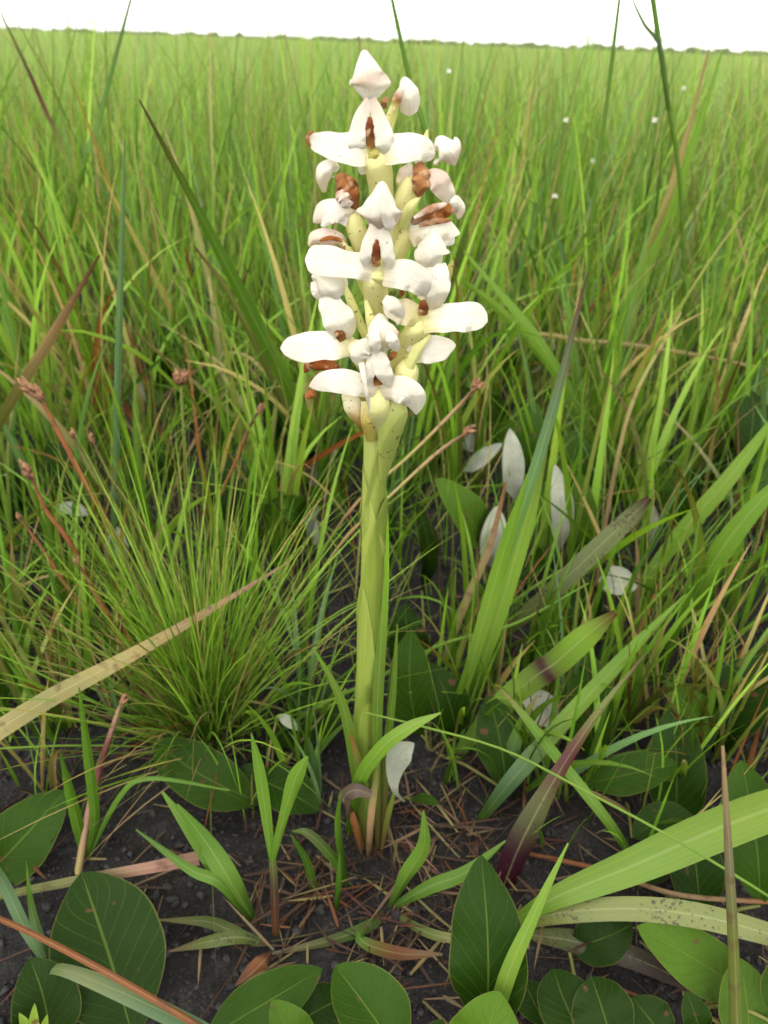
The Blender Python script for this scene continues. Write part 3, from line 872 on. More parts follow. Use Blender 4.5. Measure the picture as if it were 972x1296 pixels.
petal(f, [(478, 493, -11, 22), (455, 487, -13.5, 30), (432, 483, -13.5, 31), (410, 484, -12, 26), (391, 489, -10, 13)], ('cream', 'white', 'white', 'white', 'blush'), arch=.65)
petal(f, [(482, 495, -11, 24), (500, 492, -13.5, 33), (516, 497, -13.5, 37), (526, 510, -12, 28), (527, 525, -10, 9)], ('cream', 'white', 'white', 'white'), arch=.7, round_tip=.3)
petal(f, [(457, 459, -14.5, 8), (460, 476, -17, 6), (464, 498, -17.5, 5), (468, 520, -16, 4)], ('white', 'white'), arch=.9, wave=.0)
petal(f, [(398, 495, -8, 8), (394, 499, -9, 12), (386, 504, -8, 6)], (lin('#b97440', .64),), mat='wither', arch=.8)

# K: flower hidden behind, one broad petal showing
f = flower([(485, 545, 2, 16), (500, 510, -3, 30), (512, 478, -6, 32), (517, 452, -5, 24)], ('lime', 'yellow', 'yellow'))
petal(f, [(512, 450, -5, 24), (532, 444, -6, 33), (555, 441, -5, 33), (577, 437, -3, 18)], ('yellow', 'white', 'white', 'white'), arch=.5, round_tip=.25)
petal(f, [(520, 448, -8, 14), (530, 434, -8, 22), (528, 418, -6, 14)], ('cream', 'white', 'white'), arch=.7)
petal(f, [(492, 456, -8, 4), (497, 450, -9, 9), (502, 444, -8.5, 5)], (lin('#b97440', .64),), mat='wither')

# L: fully browned flower low on the spike
f = flower([(480, 530, 2, 12), (462, 502, 0, 18), (448, 485, -2, 18), (437, 472, -3, 12)], ('lime', 'yellow', lin('#b9a050', .6)))
oribbon('hood', [(438, 474, -4, 8), (422, 467, -6.5, 15), (405, 461, -7, 19), (392, 462, -6, 17), (385, 472, -4, 8)], M['wither'], [lin('#c08a50', .6), lin('#bb6e38', .62), lin('#b0602e', .62), lin('#b06a3c', .6)], f, n=20, across=9, arch=1.1, wave=.2, ragged=.15, seed=5, round_tip=.25)
petal(f, [(436, 478, -3.5, 4), (418, 475, -5, 8), (400, 473, -5, 4)], (lin('#b4703c', .6),), mat='wither', arch=.8, wave=.3)

bract([(560, 362, 0, 10), (566, 348, -1, 13), (573, 330, 0, 3)], (lin('#c8c668', .7), lin('#d6d079', .7)))
bract([(533, 190, 3, 8), (538, 178, 3, 9), (541, 164, 3, 2)])
bract([(505, 500, 3, 12), (518, 482, 2, 13), (530, 463, 3, 3)], (lin('#8fae4a', .65), lin('#a9bd5c', .65)))
bract([(470, 440, -4, 10), (452, 402, -6, 12), (440, 372, -7, 9), (430, 350, -6, 3)])
bract([(455, 345, -3, 9), (443, 322, -5, 10), (432, 304, -5, 3)])
bract([(510, 290, -4, 12), (518, 265, -6, 14), (532, 248, -6, 3)])
bract([(477, 440, -9, 12), (470, 410, -11, 13), (463, 380, -11, 4)])
bract([(515, 470, -9, 13), (530, 440, -9, 14), (545, 424, -8, 4)])
bract([(462, 546, -7, 5), (454, 528, -9, 22), (445, 512, -9, 24), (436, 497, -6, 12)], (lin('#b8582a', .65), lin('#d9b27a', .7), 'cream', 'cream'))
bract([(470, 560, -8, 12), (466, 535, -10.5, 19), (462, 508, -10, 10)], (lin('#c8c060', .7), lin('#e0c266', .72), 'yellow'))
bract([(482, 612, -4.5, 10), (486, 585, -6.5, 22), (493, 550, -10, 31), (500, 520, -11, 34), (509, 496, -8, 6)], (lin('#a9bd58', .66), lin('#bccb6a', .7), lin('#d0d68a', .72)))
# narrow leaves of the orchid at the foot of its stem
def oleaf(ctrl, cols, mat='blade', **kw):
    kw.setdefault('n', 20); kw.setdefault('across', 5); kw.setdefault('arch', .5); kw.setdefault('thick', 0.0)
    return oribbon('leaf', ctrl, M[mat], cols, orchid, **kw)
DK, BS = lin('#7da03c', .52), lin('#8a6a44', .4)
oleaf([(478, 1075, -5, 6), (477, 985, -8, 10), (478, 890, -9, 14), (484, 780, -2, 14), (487, 690, 4, 11), (488, 620, 6, 3)], (BS, DK, DK, 'bright', 'bright'))
oleaf([(464, 1075, -5, 8), (453, 990, -8, 15), (437, 905, -9, 13), (419, 860, -8, 9), (397, 822, -7, 2)], (BS, DK, DK, DK, 'mid'))
oleaf([(470, 1078, -8, 6), (463, 1012, -12, 12), (453, 965, -13, 11), (444, 930, -12, 3)], (BS, DK, 'olive', 'rust'))
oleaf([(484, 1070, -2, 7), (489, 960, 4, 10), (497, 880, 8, 9), (503, 790, 14, 2)], (BS, DK, DK))
oleaf([(466, 1085, -9, 6), (470, 1030, -12, 9), (476, 985, -11, 7), (479, 950, -8, 2)], (BS, 'tan', 'olive', 'olive'), mat='blade_dry')
oleaf([(458, 1082, -6, 6), (448, 1040, -9, 9), (437, 1010, -9, 3)], (BS, 'rust', 'tan'), mat='blade_dry')
oleaf([(482, 1082, -6, 5), (492, 1030, -7, 7), (503, 990, -5, 2)], (BS, 'olive', 'mid'))
# ------------------------------------------------------------------ broad-leaved sprigs
def pt(px, py, d):                      # d: a number = distance of the upright plane, ('h', z) = height above the soil
    return G(px, py, d[1]) if isinstance(d, tuple) else V(px, py, d)
def h(z):
    return ('h', z)
LEAF_W = [.05, .44, .77, .95, .97, .84, .56, .10]
LC = {'d': lin('#3a640e', .24), 'm': lin('#4c7a14', .26), 'b': lin('#6a962a', .32), 'y': lin('#86a53c', .6)}  # dark green leaves, set darker still to carry the foreground's weaker light

def leaf(root, bx, by, tx, ty, w, db, dt, under=False, col='m', bend=.12, fold=.14, roll=0.0, wave=.05):
    B, T = np.array(pt(bx, by, db)), np.array(pt(tx, ty, dt))
    mid = (B + T) / 2
    tocam = np.array(CAM) - mid; tocam /= np.linalg.norm(tocam)
    ax = (T - B); ln = np.linalg.norm(ax); ax /= ln
    hint = tocam * .75 + np.array([0, 0, .45])
    hint = hint - ax * hint.dot(ax); hint /= np.linalg.norm(hint)
    side = np.cross(ax, hint)
    roll += rnd.uniform(-.25, .25)
    hint = hint * math.cos(roll) + side * math.sin(roll)
    wm = w * depth_of(mid) / FPX
    bend = bend + rnd.uniform(-.03, .05)
    if under:
        hint2 = -hint
    else:
        hint2 = hint
    off = hint * ln * bend
    sway = side * ln * rnd.uniform(-.05, .05)
    pts = [B, B * .7 + T * .3 + off * .7 + sway, B * .35 + T * .65 + off * .8 + sway, T]
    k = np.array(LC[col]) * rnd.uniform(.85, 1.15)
    o = ribbon('leaf', pts, [x * wm for x in LEAF_W], [M['leaf_top'], M['leaf_under']], [k * .95, k, k * 1.05], root, hint2,
               n=26, across=13, arch=-.12 if not under else .18, thick=.00035, wave=wave + rnd.uniform(0, .05), wave_n=rnd.uniform(1.5, 3),
               org=root.location, fold=fold if not under else -.1, seed=rnd.random() * 9, round_tip=.05, ragged=rnd.uniform(.015, .06))
    return o, B

def sprig(label, gx_, gy_, leaves, group='oval-leaved sprigs in the clearing'):
    base = G(gx_, gy_)
    root = thing('leafy_sprig', label, 'plant', base, group)
    for lf in leaves:
        a = lf[:7]; kw = lf[7] if len(lf) > 7 else {}
        o, B = leaf(root, *a, **kw)
        b = np.array(base)
        if np.linalg.norm(B - b) > .004:
            k1 = b * .6 + B * .4 + np.array([0, 0, .25 * abs(B[2] - b[2])])
            tube('stem', [b + np.array([rnd.uniform(-.002, .002), rnd.uniform(-.002, .002), -.004]), k1, B], [.0014, .0011, .0009], M['ovary'],
                 [PAL['olive'], lin('#8a7a48', .6), PAL['olive']], root, org=base, n=8, sides=6)
    return root

U = dict(under=True)
sprig('big dark oval leaf with pale veins lying beside a patch of bare soil', 172, 1325,
      [(170, 1318, 103, 1104, 138, .160, .220, dict(col='d', fold=.06)),
       (215, 1345, 262, 1330, 40, h(.01), h(.02), dict(col='m'))])
root = sprig('low sprig with one blunt dark leaf and a tiny bright new shoot', 60, 1335,
      [(62, 1330, 38, 1212, 82, .152, .176, dict(col='d')), (44, 1318, 24, 1282, 13, h(.03), h(.045), dict(col='y')),
       (46, 1318, 44, 1270, 14, h(.03), h(.05), dict(col='y')), (48, 1318, 60, 1284, 12, h(.03), h(.045), dict(col='y'))])
sprig('oval leaf in shade beside the pinkish leaning sedge stalk', -5, 1120,
      [(-20, 1108, 83, 1000, 84, .245, .272, dict(col='m')), (-10, 1110, -60, 1010, 70, .245, .28, dict(col='d'))])
sprig('sprig of broad leaves lying low between wiry tuft and orchid stem', 335, 1010,
      [(332, 1016, 194, 937, 68, h(.012), h(.030), dict(col='m', fold=.2)), (318, 984, 404, 1026, 62, h(.016), h(.010), dict(col='d')),
       (438, 872, 350, 942, 74, h(.03), h(.012), dict(col='d')), (345, 1005, 300, 975, 40, h(.01), h(.02), dict(col='d')),
       (352, 905, 380, 924, 14, h(.045), h(.04), dict(under=True))])
sprig('sprig of tall oval leaves standing close behind the orchid stem', 545, 950,
      [(533, 930, 521, 796, 58, .345, .365, dict(col='m')), (524, 852, 512, 764, 54, .40, .41, dict(col='d')),
       (534, 748, 527, 636, 30, .50, .51, dict(col='d', roll=.6)), (575, 935, 545, 838, 50, .345, .36, dict(col='d')),
       (640, 1000, 618, 880, 62, .30, .34, dict(col='d'))])
root = sprig('small curled leaf showing its white back at the orchid foot', 508, 1015,
      [(520, 1012, 556, 1018, 14, h(.012), h(.016), dict(col='m'))])
ribbon('leaf', [V(512, 1014, .265), V(500, 1000, .258), V(499, 976, .256), V(508, 952, .254), V(524, 940, .254)], [x * .00044 for x in (4, 9, 20, 30, 16)],
       [M['leaf_top'], M['leaf_under']], [LC['b']], root, np.array([[.3, .9, -.2]] * 20), n=20, across=9, arch=.15, thick=.0003, org=root.location, round_tip=.35)
sprig('upright sprig with one tall white-backed leaf and dark green leaves', 660, 708,
      [(651, 632, 645, 542, 31, .555, .56, U), (668, 602, 677, 507, 40, .585, .60, dict(col='m')), (671, 716, 709, 692, 26, .53, .525, dict(col='m')),
       (690, 700, 655, 735, 34, .54, .50, dict(col='d'))])
sprig('sprig whose slender white-backed leaf leans against pale green ones', 708, 738,
      [(707, 696, 702, 587, 31, .52, .525, U), (741, 706, 735, 598, 44, .53, .54, dict(col='b')), (736, 626, 724, 544, 46, .575, .59, dict(col='m')),
       (700, 612, 672, 560, 34, .60, .61, dict(col='m')), (768, 650, 772, 556, 36, .62, .63, dict(col='m'))])
sprig('sprig with a pointed green leaf and two short white-backed leaves', 618, 752,
      [(622, 718, 629, 640, 36, .505, .51, U), (646, 705, 650, 648, 24, .515, .52, U), (614, 692, 551, 605, 54, .52, .505, dict(col='b')),
       (588, 596, 636, 561, 22, .64, .63, U), (608, 770, 600, 735, 26, .49, .495, dict(col='b'))])
sprig('sprig with a drooping grey-white leaf under the speckled blade', 772, 800,
      [(758, 735, 806, 744, 38, .475, .46, U), (757, 792, 712, 724, 54, .47, .485, dict(col='d')), (690, 800, 740, 760, 40, .46, .47, dict(col='d')),
       (660, 880, 704, 918, 44, h(.03), h(.02), U)])
sprig('leafy sprig of dark and bright oval leaves by the purple dying blade', 790, 1010,
      [(742, 992, 858, 966, 54, h(.022), h(.04), dict(col='m', fold=.1)), (752, 962, 742, 818, 60, .335, .37, dict(col='m')),
       (852, 1056, 851, 893, 72, .285, .33, dict(col='d')), (800, 1060, 880, 1035, 50, h(.01), h(.02), dict(col='d'))])
sprig('sprig of glossy oval leaves catching light among bent grass', 915, 965,
      [(906, 942, 845, 862, 54, .345, .355, dict(col='b')), (932, 897, 880, 838, 56, .375, .385, dict(col='m')),
       (914, 952, 976, 828, 78, .335, .365, dict(col='d')), (960, 870, 1010, 800, 50, .4, .41, dict(col='m'))])
sprig('large upright pointed leaf with herringbone veins near bare brown litter', 612, 1320,
      [(612, 1312, 609, 1082, 100, .160, .203, dict(col='d', fold=.1, bend=.06)), (600, 1345, 632, 1254, 98, .148, .160, dict(col='b'))])
sprig('sprig of bright-edged leaves under the purple-flecked arching blade', 880, 1275,
      [(936, 1254, 806, 1172, 72, .190, .200, dict(col='b', fold=.1)), (948, 1335, 936, 1212, 72, .158, .188, dict(col='b')),
       (884, 1310, 868, 1254, 40, .165, .175, dict(col='d')), (990, 1300, 1010, 1200, 70, .16, .18, dict(col='m'))])
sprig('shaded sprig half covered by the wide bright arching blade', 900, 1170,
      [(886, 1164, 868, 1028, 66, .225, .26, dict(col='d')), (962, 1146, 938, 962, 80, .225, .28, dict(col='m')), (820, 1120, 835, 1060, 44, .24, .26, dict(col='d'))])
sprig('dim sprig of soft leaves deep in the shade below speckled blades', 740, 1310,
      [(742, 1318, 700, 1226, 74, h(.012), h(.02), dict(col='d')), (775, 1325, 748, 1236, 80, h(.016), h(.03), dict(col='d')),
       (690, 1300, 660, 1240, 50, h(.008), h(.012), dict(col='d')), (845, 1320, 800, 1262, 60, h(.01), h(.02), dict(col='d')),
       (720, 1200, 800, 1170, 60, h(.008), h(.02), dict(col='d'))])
sprig('sprig of overlapping shiny leaves beside a fallen brown leaf', 330, 1320,
      [(258, 1316, 408, 1226, 66, h(.016), h(.03), dict(col='m')), (392, 1335, 344, 1266, 54, .148, .157, dict(col='b')),
       (372, 1300, 440, 1262, 56, h(.008), h(.014), dict(col='d'))])
sprig('sprig with a folded two-tone leaf in front of dead straw', 500, 1340,
      [(512, 1345, 424, 1222, 92, .150, .180, dict(col='m', fold=.3)), (540, 1340, 560, 1290, 50, .155, .16, dict(col='d'))])
sprig('dark leafy sprig hidden behind the brown-headed sedge stalks', 105, 770,
      [(122, 642, 60, 560, 54, .62, .63, dict(col='d')), (60, 662, 112, 598, 44, .60, .61, dict(col='d')), (96, 752, 38, 690, 60, .505, .515, dict(col='d')),
       (150, 722, 148, 666, 32, .53, .535, U), (72, 640, 112, 652, 18, .58, .575, U), (20, 660, -10, 590, 60, .58, .59, dict(col='d')), (140, 800, 90, 745, 50, .47, .48, dict(col='m'))])
sprig('grey-backed bent leaf sprig beside the leaning dark blade', 410, 715,
      [(402, 692, 351, 626, 28, .55, .555, U), (216, 612, 196, 554, 52, .66, .67, dict(col='d')), (330, 700, 362, 650, 34, .56, .56, dict(col='d'))])
sprig('sprig of plain green leaves just behind the orchid spike', 520, 660,
      [(500, 642, 516, 574, 42, .63, .64, dict(col='m')), (592, 562, 606, 500, 44, .75, .76, dict(col='m')), (560, 590, 572, 520, 40, .72, .73, dict(col='d')),
       (640, 540, 610, 500, 34, .78, .79, dict(col='m')), (480, 700, 500, 650, 30, .57, .57, dict(col='d'))])
sprig('grassed-over sprig with silvery leaves near the long straw-tinted blade', 840, 720,
      [(800, 692, 828, 640, 38, .60, .605, U), (852, 668, 850, 596, 48, .62, .63, dict(col='m')), (790, 640, 800, 570, 44, .68, .69, dict(col='m')),
       (900, 640, 942, 566, 46, .66, .67, dict(col='d')), (960, 580, 955, 520, 44, .78, .79, U)])
# things one can find, to name the small ones by
MARKS = [(ph, G(x, y)) for ph, x, y in (
    ('orchid stem', 470, 1072), ('wiry tuft', 262, 925), ('big dark oval leaf', 172, 1325), ('tallest white-backed leaf', 655, 705), ('slender white-backed leaf', 706, 738),
    ('purple dying blade', 640, 1120), ('red-banded blade', 575, 960), ('drooping grey-white leaf', 775, 790), ('glossy oval leaves', 915, 965), ('orange sedge stalks', 130, 850),
    ('upright blue-green blade', 138, 760), ('broad dull green blade', 432, 660), ('purple-flecked grey blade', 608, 822), ('tan-streaked tall blade', 735, 600),
    ('slender arching blade', 558, 945), ('silvery leaf sprig', 840, 720), ('level straw stalk', 520, 560), ('reddish tan blade', -60, 690), ('dry straw-coloured blade', -60, 960),
    ('thick skyline culm', 870, 540), ('looping pale stalk', 185, 555), ('paired white-backed leaves', 618, 752), ('grey-backed bent leaf', 405, 715), ('brown leaning stalk', 562, 838))]
def near_mark(b, k=0):
    ph, m = sorted(MARKS, key=lambda t: (t[1] - b).length)[k]
    d = (m - b).length
    return ('touching' if d < .03 else 'close by' if d < .09 else 'a hand from' if d < .2 else 'well clear of', ph)
USED = set()
def own_label(fmt, args, b):           # names the nearest landmark that no look-alike has taken yet
    for k in range(6):
        lab = fmt % (*args, *near_mark(b, k))
        if lab not in USED and len(lab.split()) <= 16:
            break
    USED.add(lab)
    return lab
WORDS = {2: 'two', 3: 'three', 4: 'four', 5: 'five', 6: 'six', 7: 'seven', 8: 'eight', 9: 'nine', 10: 'ten'}
# more sprigs half hidden in the sward
k = 0
while k < 16:
    px, py = rnd.uniform(-40, 1010), rnd.uniform(470, 720)
    if 400 < px < 520 and py > 560:
        continue
    b = G(px, py); D = b.y
    ls = []
    for j in range(rnd.randint(3, 5)):
        L = rnd.uniform(.045, .075); a = rnd.uniform(0, 6.28)
        B = b + Vector((math.cos(a) * .008, math.sin(a) * .008, rnd.uniform(.012, .07)))
        T = B + Vector((math.cos(a) * L * .6, math.sin(a) * L * .6, L * rnd.uniform(.3, .9)))
        pb_, pt_ = project(B), project(T)
        ls.append((pb_[0], pb_[1], pt_[0], pt_[1], rnd.uniform(.024, .034) * FPX / pb_[2], B.y, T.y, dict(col=rnd.choice('ddmmb'), under=rnd.random() < .08)))
    nw = sum(1 for l in ls if l[7].get('under'))
    sprig(own_label('low %s-leaved sprig %s%s the %s', (WORDS[len(ls)], 'showing a pale leaf back ' if nw else 'of plain green leaves '), b), px, py, ls, 'sprigs half hidden in the sward')
    k += 1

# ------------------------------------------------------------------ single blades one can pick out
def pblade(label, ctrl, cols, mat='blade', name='tall_grass', cat='grass blade', n=26, arch=.25, fold=.25, twist=None, group='single long blades', thick=0.0, tone=.68):
    P = [np.array(pt(a, b, d)) for a, b, d, w in ctrl]
    W = [c[3] * depth_of(p) / FPX for p, c in zip(P, ctrl)]
    cols = [tuple(np.array(PAL[k] if isinstance(k, str) else k) * tone) for k in cols]  # colour scaled down to stand in for the weaker foreground light
    mid = P[len(P) // 2]
    hint = np.array(CAM) - mid; hint /= np.linalg.norm(hint)
    hint = hint + np.array([rnd.uniform(-.35, .35), 0, rnd.uniform(-.2, .4)])
    o = ribbon(name, P, W, M[mat], [PAL[k] if isinstance(k, str) else k for k in cols], None, hint, n=n, across=5, arch=arch, fold=-fold * .3,
               org=P[0], twist=rnd.uniform(-.5, .5) if twist is None else twist, thick=thick, wave=.04)
    o.location = P[0]
    return tag(o, label, cat, group, kind='thing')

pblade('broad dull green blade with brown edge slanting up beside the spike', [(432, 660, h(-.003), 8), (415, 590, .62, 14), (340, 440, .60, 19), (255, 275, .58, 12), (176, 126, .56, 2)], ('mid', 'bright', 'mid', 'mid', 'brown'))
pblade('narrow brown-tipped blade crossing behind the broad dull one', [(400, 640, h(-.003), 5), (380, 560, .66, 9), (300, 390, .64, 8), (245, 310, .63, 2)], ('mid', 'olive', 'olive', 'brown'))
pblade('upright blue-green blade rising from the wiry tuft', [(138, 760, h(-.003), 5), (145, 640, .50, 7), (151, 410, .50, 9), (158, 177, .50, 2)], ('blue', 'blue', 'blue', 'blue'), twist=.2)
pblade('long dry straw-coloured blade lying across the wiry tuft', [(-170, 1010, h(-.002), 14), (-60, 958, .25, 24), (60, 885, .275, 24), (160, 832, .30, 18), (260, 775, .34, 10), (366, 711, .39, 2)], ('olive', 'straw', lin('#b4b070', .6), 'straw', 'tan', 'tan'), 'blade_dry', twist=.1)
pblade('reddish tan blade leaning out of the sward beside brown seed heads', [(-90, 720, h(-.003), 8), (-10, 552, .52, 13), (60, 435, .52, 13), (126, 323, .52, 2)], ('olive', 'olive', 'tan', 'red'))
pblade('slender long blade arching high past the white-backed leaves', [(558, 945, h(-.003), 6), (620, 765, .35, 12), (690, 552, .365, 14), (744, 345, .38, 2)], ('mid', 'bright', 'blue', 'red'))
pblade('broad bright blade standing against the slender arching one', [(588, 910, h(-.003), 8), (628, 785, .365, 22), (664, 665, .37, 24), (694, 556, .375, 2)], ('mid', 'fresh', 'fresh', 'olive'))
pblade('second bright blade crossing in front of the slender arching one', [(570, 930, h(-.003), 6), (608, 800, .345, 17), (640, 690, .345, 16), (668, 600, .345, 2)], ('mid', 'fresh', 'bright', 'bright'))
pblade('grey-green blade flecked with purple ending in a dark tip', [(608, 822, h(-.003), 10), (680, 765, .42, 22), (758, 692, .41, 25), (800, 652, .405, 21), (822, 630, .40, 8)], ('olive', lin('#8d9a66', .6), lin('#8d9a66', .6), 'purple'), 'blade_spotted', twist=.1)
pblade('blunt bright blade crossed by a dark red band', [(570, 965, h(-.003), 12), (630, 895, .335, 27), (672, 860, .335, 32), (689, 848, .335, 33), (704, 838, .335, 33), (740, 806, .33, 30), (779, 775, .325, 7)],
       ('mid', 'fresh', lin('#8db040', .6), lin('#5a1f22', .5), lin('#8db040', .6), 'fresh', 'red'), twist=.05, arch=.4)
pblade('long straight bright blade pointing away over dark leaves', [(605, 1042, h(-.003), 10), (650, 985, .29, 22), (710, 918, .315, 22), (790, 832, .345, 17), (868, 752, .375, 2)], ('mid', 'blue', 'fresh', 'bright', 'bright'))
pblade('dying blade stained dark purple-red at its thick base', [(636, 1125, h(-.002), 26), (660, 1066, .25, 34), (700, 990, .265, 20), (755, 905, .285, 10), (817, 828, .30, 2)], (lin('#5a2028', .5), 'purple', lin('#7d8448', .5), 'red', 'olive', 'brown'), 'blade_spotted', arch=.5)
pblade('widest bright yellow-green blade arching low over shaded leaves', [(640, 1172, h(-.002), 8), (700, 1137, .215, 26), (800, 1096, .225, 42), (900, 1052, .235, 50), (990, 1018, .245, 46), (1090, 985, .255, 20)], ('bright', 'fresh', 'fresh', lin('#a4cc48', .64), 'fresh'), twist=.1, arch=.35)
pblade('pale arching blade speckled with purple spots', [(645, 1176, h(-.002), 8), (700, 1157, .212, 24), (790, 1150, .208, 28), (880, 1158, .20, 30), (980, 1184, .19, 26), (1060, 1210, .18, 10)], ('olive', lin('#a7b56a', .6), lin('#a7b56a', .6), lin('#9aa860', .6)), 'blade_spotted', twist=.1)
pblade('dark blotched blade lying under the pale speckled one', [(655, 1182, h(0), 8), (720, 1190, h(.012), 26), (790, 1208, h(.012), 28), (850, 1234, h(.008), 22), (888, 1256, h(.004), 8)], ('olive', lin('#6d7a48', .55), lin('#55503a', .5), 'brown'), 'blade_spotted')
pblade('stiff upright grey-brown stalk rising close to glossy leaves', [(938, 1420, h(-.003), 17), (934, 1320, .139, 16), (930, 1200, .143, 14), (924, 1090, .147, 11), (915, 944, .152, 4)], ('olive', 'olive', 'olive', lin('#98906a', .6), 'tan'), 'blade_dry', name='dry_stalk', cat='grass stalk', arch=1.2, twist=.1)
pblade('short bright blade tapering upward in front of the large pointed leaf', [(612, 1345, h(-.003), 16), (640, 1242, .165, 21), (675, 1160, .175, 14), (719, 1067, .188, 2)], ('bright', 'fresh', 'fresh', 'fresh'), twist=.2)
pblade('dried blade with a torn pinkish end above the big dark leaf', [(-80, 1150, h(.0), 8), (0, 1134, h(.03), 9), (100, 1114, h(.035), 12), (180, 1100, h(.035), 14), (252, 1086, h(.035), 17)], ('olive', 'olive', lin('#a0a068', .6), 'pink', 'pink'), 'blade_dry', twist=.05)
pblade('thin orange stalk lying over the big dark leaf', [(-60, 1140, h(.0), 6), (20, 1172, h(.06), 7), (130, 1228, h(.066), 8), (258, 1302, h(.05), 8), (300, 1330, h(.0), 6)], ('rust', 'rust', 'rust', 'rust'), 'blade_dry', name='dry_stalk', cat='grass stalk', arch=1.2)
pblade('pale green blade bent across the lower half of the big leaf', [(55, 1235, h(.0), 8), (75, 1226, h(.055), 14), (150, 1254, h(.060), 21), (250, 1302, h(.05), 22), (330, 1345, h(.02), 10)], ('blue', lin('#a9bd80', .6), 'blue', 'blue'), twist=.15)
pblade('short grey-green blade leaning onto the bent pale one', [(-30, 1070, h(0), 8), (0, 1110, h(.04), 13), (30, 1172, h(.045), 14), (62, 1228, h(.03), 4)], ('blue', 'blue', 'blue', 'blue'))
pblade('thin twisted blade standing over the corner of the big leaf', [(66, 1228, h(0), 8), (50, 1190, h(.02), 12), (38, 1140, h(.04), 9), (33, 1090, h(.06), 2)], ('deep', 'blue', 'mid', 'mid'), twist=1.5)
pblade('smooth bright blade curving outward from the orchid foot', [(440, 1060, h(-.002), 9), (452, 995, .252, 17), (480, 950, .248, 18), (515, 922, .247, 16), (558, 902, .248, 2)], ('mid', 'bright', 'fresh', 'fresh'))
pblade('tapering blade pointing back toward the orchid from shaded leaves', [(800, 1085, h(-.002), 8), (770, 1040, .262, 13), (700, 952, .29, 14), (660, 902, .305, 9), (635, 873, .31, 2)], ('mid', 'bright', 'bright', 'tan'))
pblade('folded pale blade standing in front of the long straight one', [(630, 1012, h(-.002), 10), (645, 960, .31, 20), (660, 915, .315, 12), (680, 880, .32, 2)], ('mid', 'blue', 'fresh', 'tan'))
pblade('hair-thin green stalk strung across the clearing from the orchid', [(1060, 1195, h(0), 3.5), (972, 1134, .20, 3.5), (850, 1060, .225, 3.5), (740, 1001, .24, 3.3), (640, 950, .25, 3), (540, 921, .252, 3), (462, 902, .25, 2)], ('bright', 'fresh', 'fresh', 'fresh'), name='grass_stalk', cat='grass stalk', arch=1.2, fold=0)
pblade('thin green stalk sloping behind the orchid over the leafy sprigs', [(330, 945, h(0), 4), (400, 895, .33, 5), (470, 862, .36, 5), (560, 815, .37, 4), (650, 790, .385, 4), (745, 738, .40, 2)], ('mid', 'bright', 'bright', 'bright'), name='grass_stalk', cat='grass stalk', arch=1.2, fold=0)
pblade('pale straw stalk stretched level above the sward', [(520, 560, h(0), 3), (640, 436, .72, 5), (745, 432, .72, 6), (860, 446, .71, 6), (990, 472, .70, 4)], ('mid', 'straw', 'straw', 'straw'), name='grass_stalk', cat='grass stalk', arch=1.0)
pblade('tall tan-streaked blade reaching the horizon', [(735, 600, h(-.003), 7), (790, 398, .88, 12), (850, 238, .88, 10), (898, 62, .88, 3)], ('bright', 'bright', 'straw', 'tan'))
pblade('tall green blade alongside the tan-streaked one', [(745, 590, h(-.003), 6), (800, 400, .90, 11), (868, 210, .90, 10), (915, 62, .90, 2)], ('bright', 'fresh', 'bright', 'bright'))
pblade('dark upright culm with a pale node cutting the skyline', [(738, 560, h(-.003), 4), (748, 300, .80, 5), (768, 130, .80, 5), (786, -20, .80, 4)], ('mid', 'mid', 'mid', 'mid'), name='grass_culm', cat='grass stalk', arch=1.2, fold=0)
pblade('thick green culm standing highest against the white sky', [(870, 540, h(-.003), 5), (862, 260, .86, 5), (842, 110, .86, 6), (822, -30, .86, 7)], ('mid', 'mid', 'mid', 'mid'), name='grass_culm', cat='grass stalk', arch=1.1)
pblade('thin bluish blade branching toward the thick culm', [(846, 140, .86, 6), (836, 62, .86, 5), (815, 30, .86, 4), (796, -10, .86, 2)], ('mid', 'blue', 'blue', 'blue'), group='single long blades')
pblade('thin culm leaning up behind the topmost orchid flower', [(560, 560, h(-.003), 3), (545, 230, .70, 6), (520, 110, .70, 6), (492, -20, .70, 4)], ('mid', 'mid', 'mid', 'mid'), name='grass_culm', cat='grass stalk', arch=1.0)
pblade('dark green blade slanting across the skyline over open meadow', [(60, 420, h(-.003), 4), (100, 230, .95, 8), (125, 150, .95, 8), (168, -12, .95, 4)], ('mid', 'mid', 'mid', 'deep'))
pblade('thin culm with a brown stretch bending over open meadow', [(150, 480, h(-.003), 3), (105, 265, .85, 5), (50, 122, .85, 5), (0, 14, .85, 2)], ('bright', 'fresh', 'red', 'mid'), name='grass_culm', cat='grass stalk')
pblade('pale drooping stalk looping above the wiry tuft', [(180, 560, h(0), 3), (190, 522, .78, 5), (250, 468, .77, 5), (300, 446, .76, 4), (340, 478, .74, 4), (356, 526, .72, 3)], ('straw', 'tan', 'straw', 'straw'), 'blade_dry', name='grass_stalk', cat='grass stalk')
pblade('orange dry stalk lying low under the wide bright blade', [(660, 1078, h(.006), 5), (760, 1100, h(.02), 6), (860, 1132, h(.025), 6), (990, 1142, h(.02), 6)], ('rust', 'rust', 'tan', 'rust'), 'blade_dry', name='dry_stalk', cat='grass stalk', arch=1.0)
pblade('brown dry stalk leaning between pale leaf backs and grass', [(560, 840, h(0), 8), (590, 760, .45, 10), (620, 690, .455, 9), (640, 610, .46, 3)], ('olive', 'straw', 'tan', 'rust'), 'blade_dry', name='dry_stalk', cat='grass stalk')
pblade('thin tan stalk rising straight through the white-backed leaves', [(752, 760, h(0), 4), (770, 640, .54, 5), (800, 510, .54, 5), (862, 395, .54, 3)], ('rust', 'tan', 'straw', 'straw'), 'blade_dry', name='grass_stalk', cat='grass stalk')
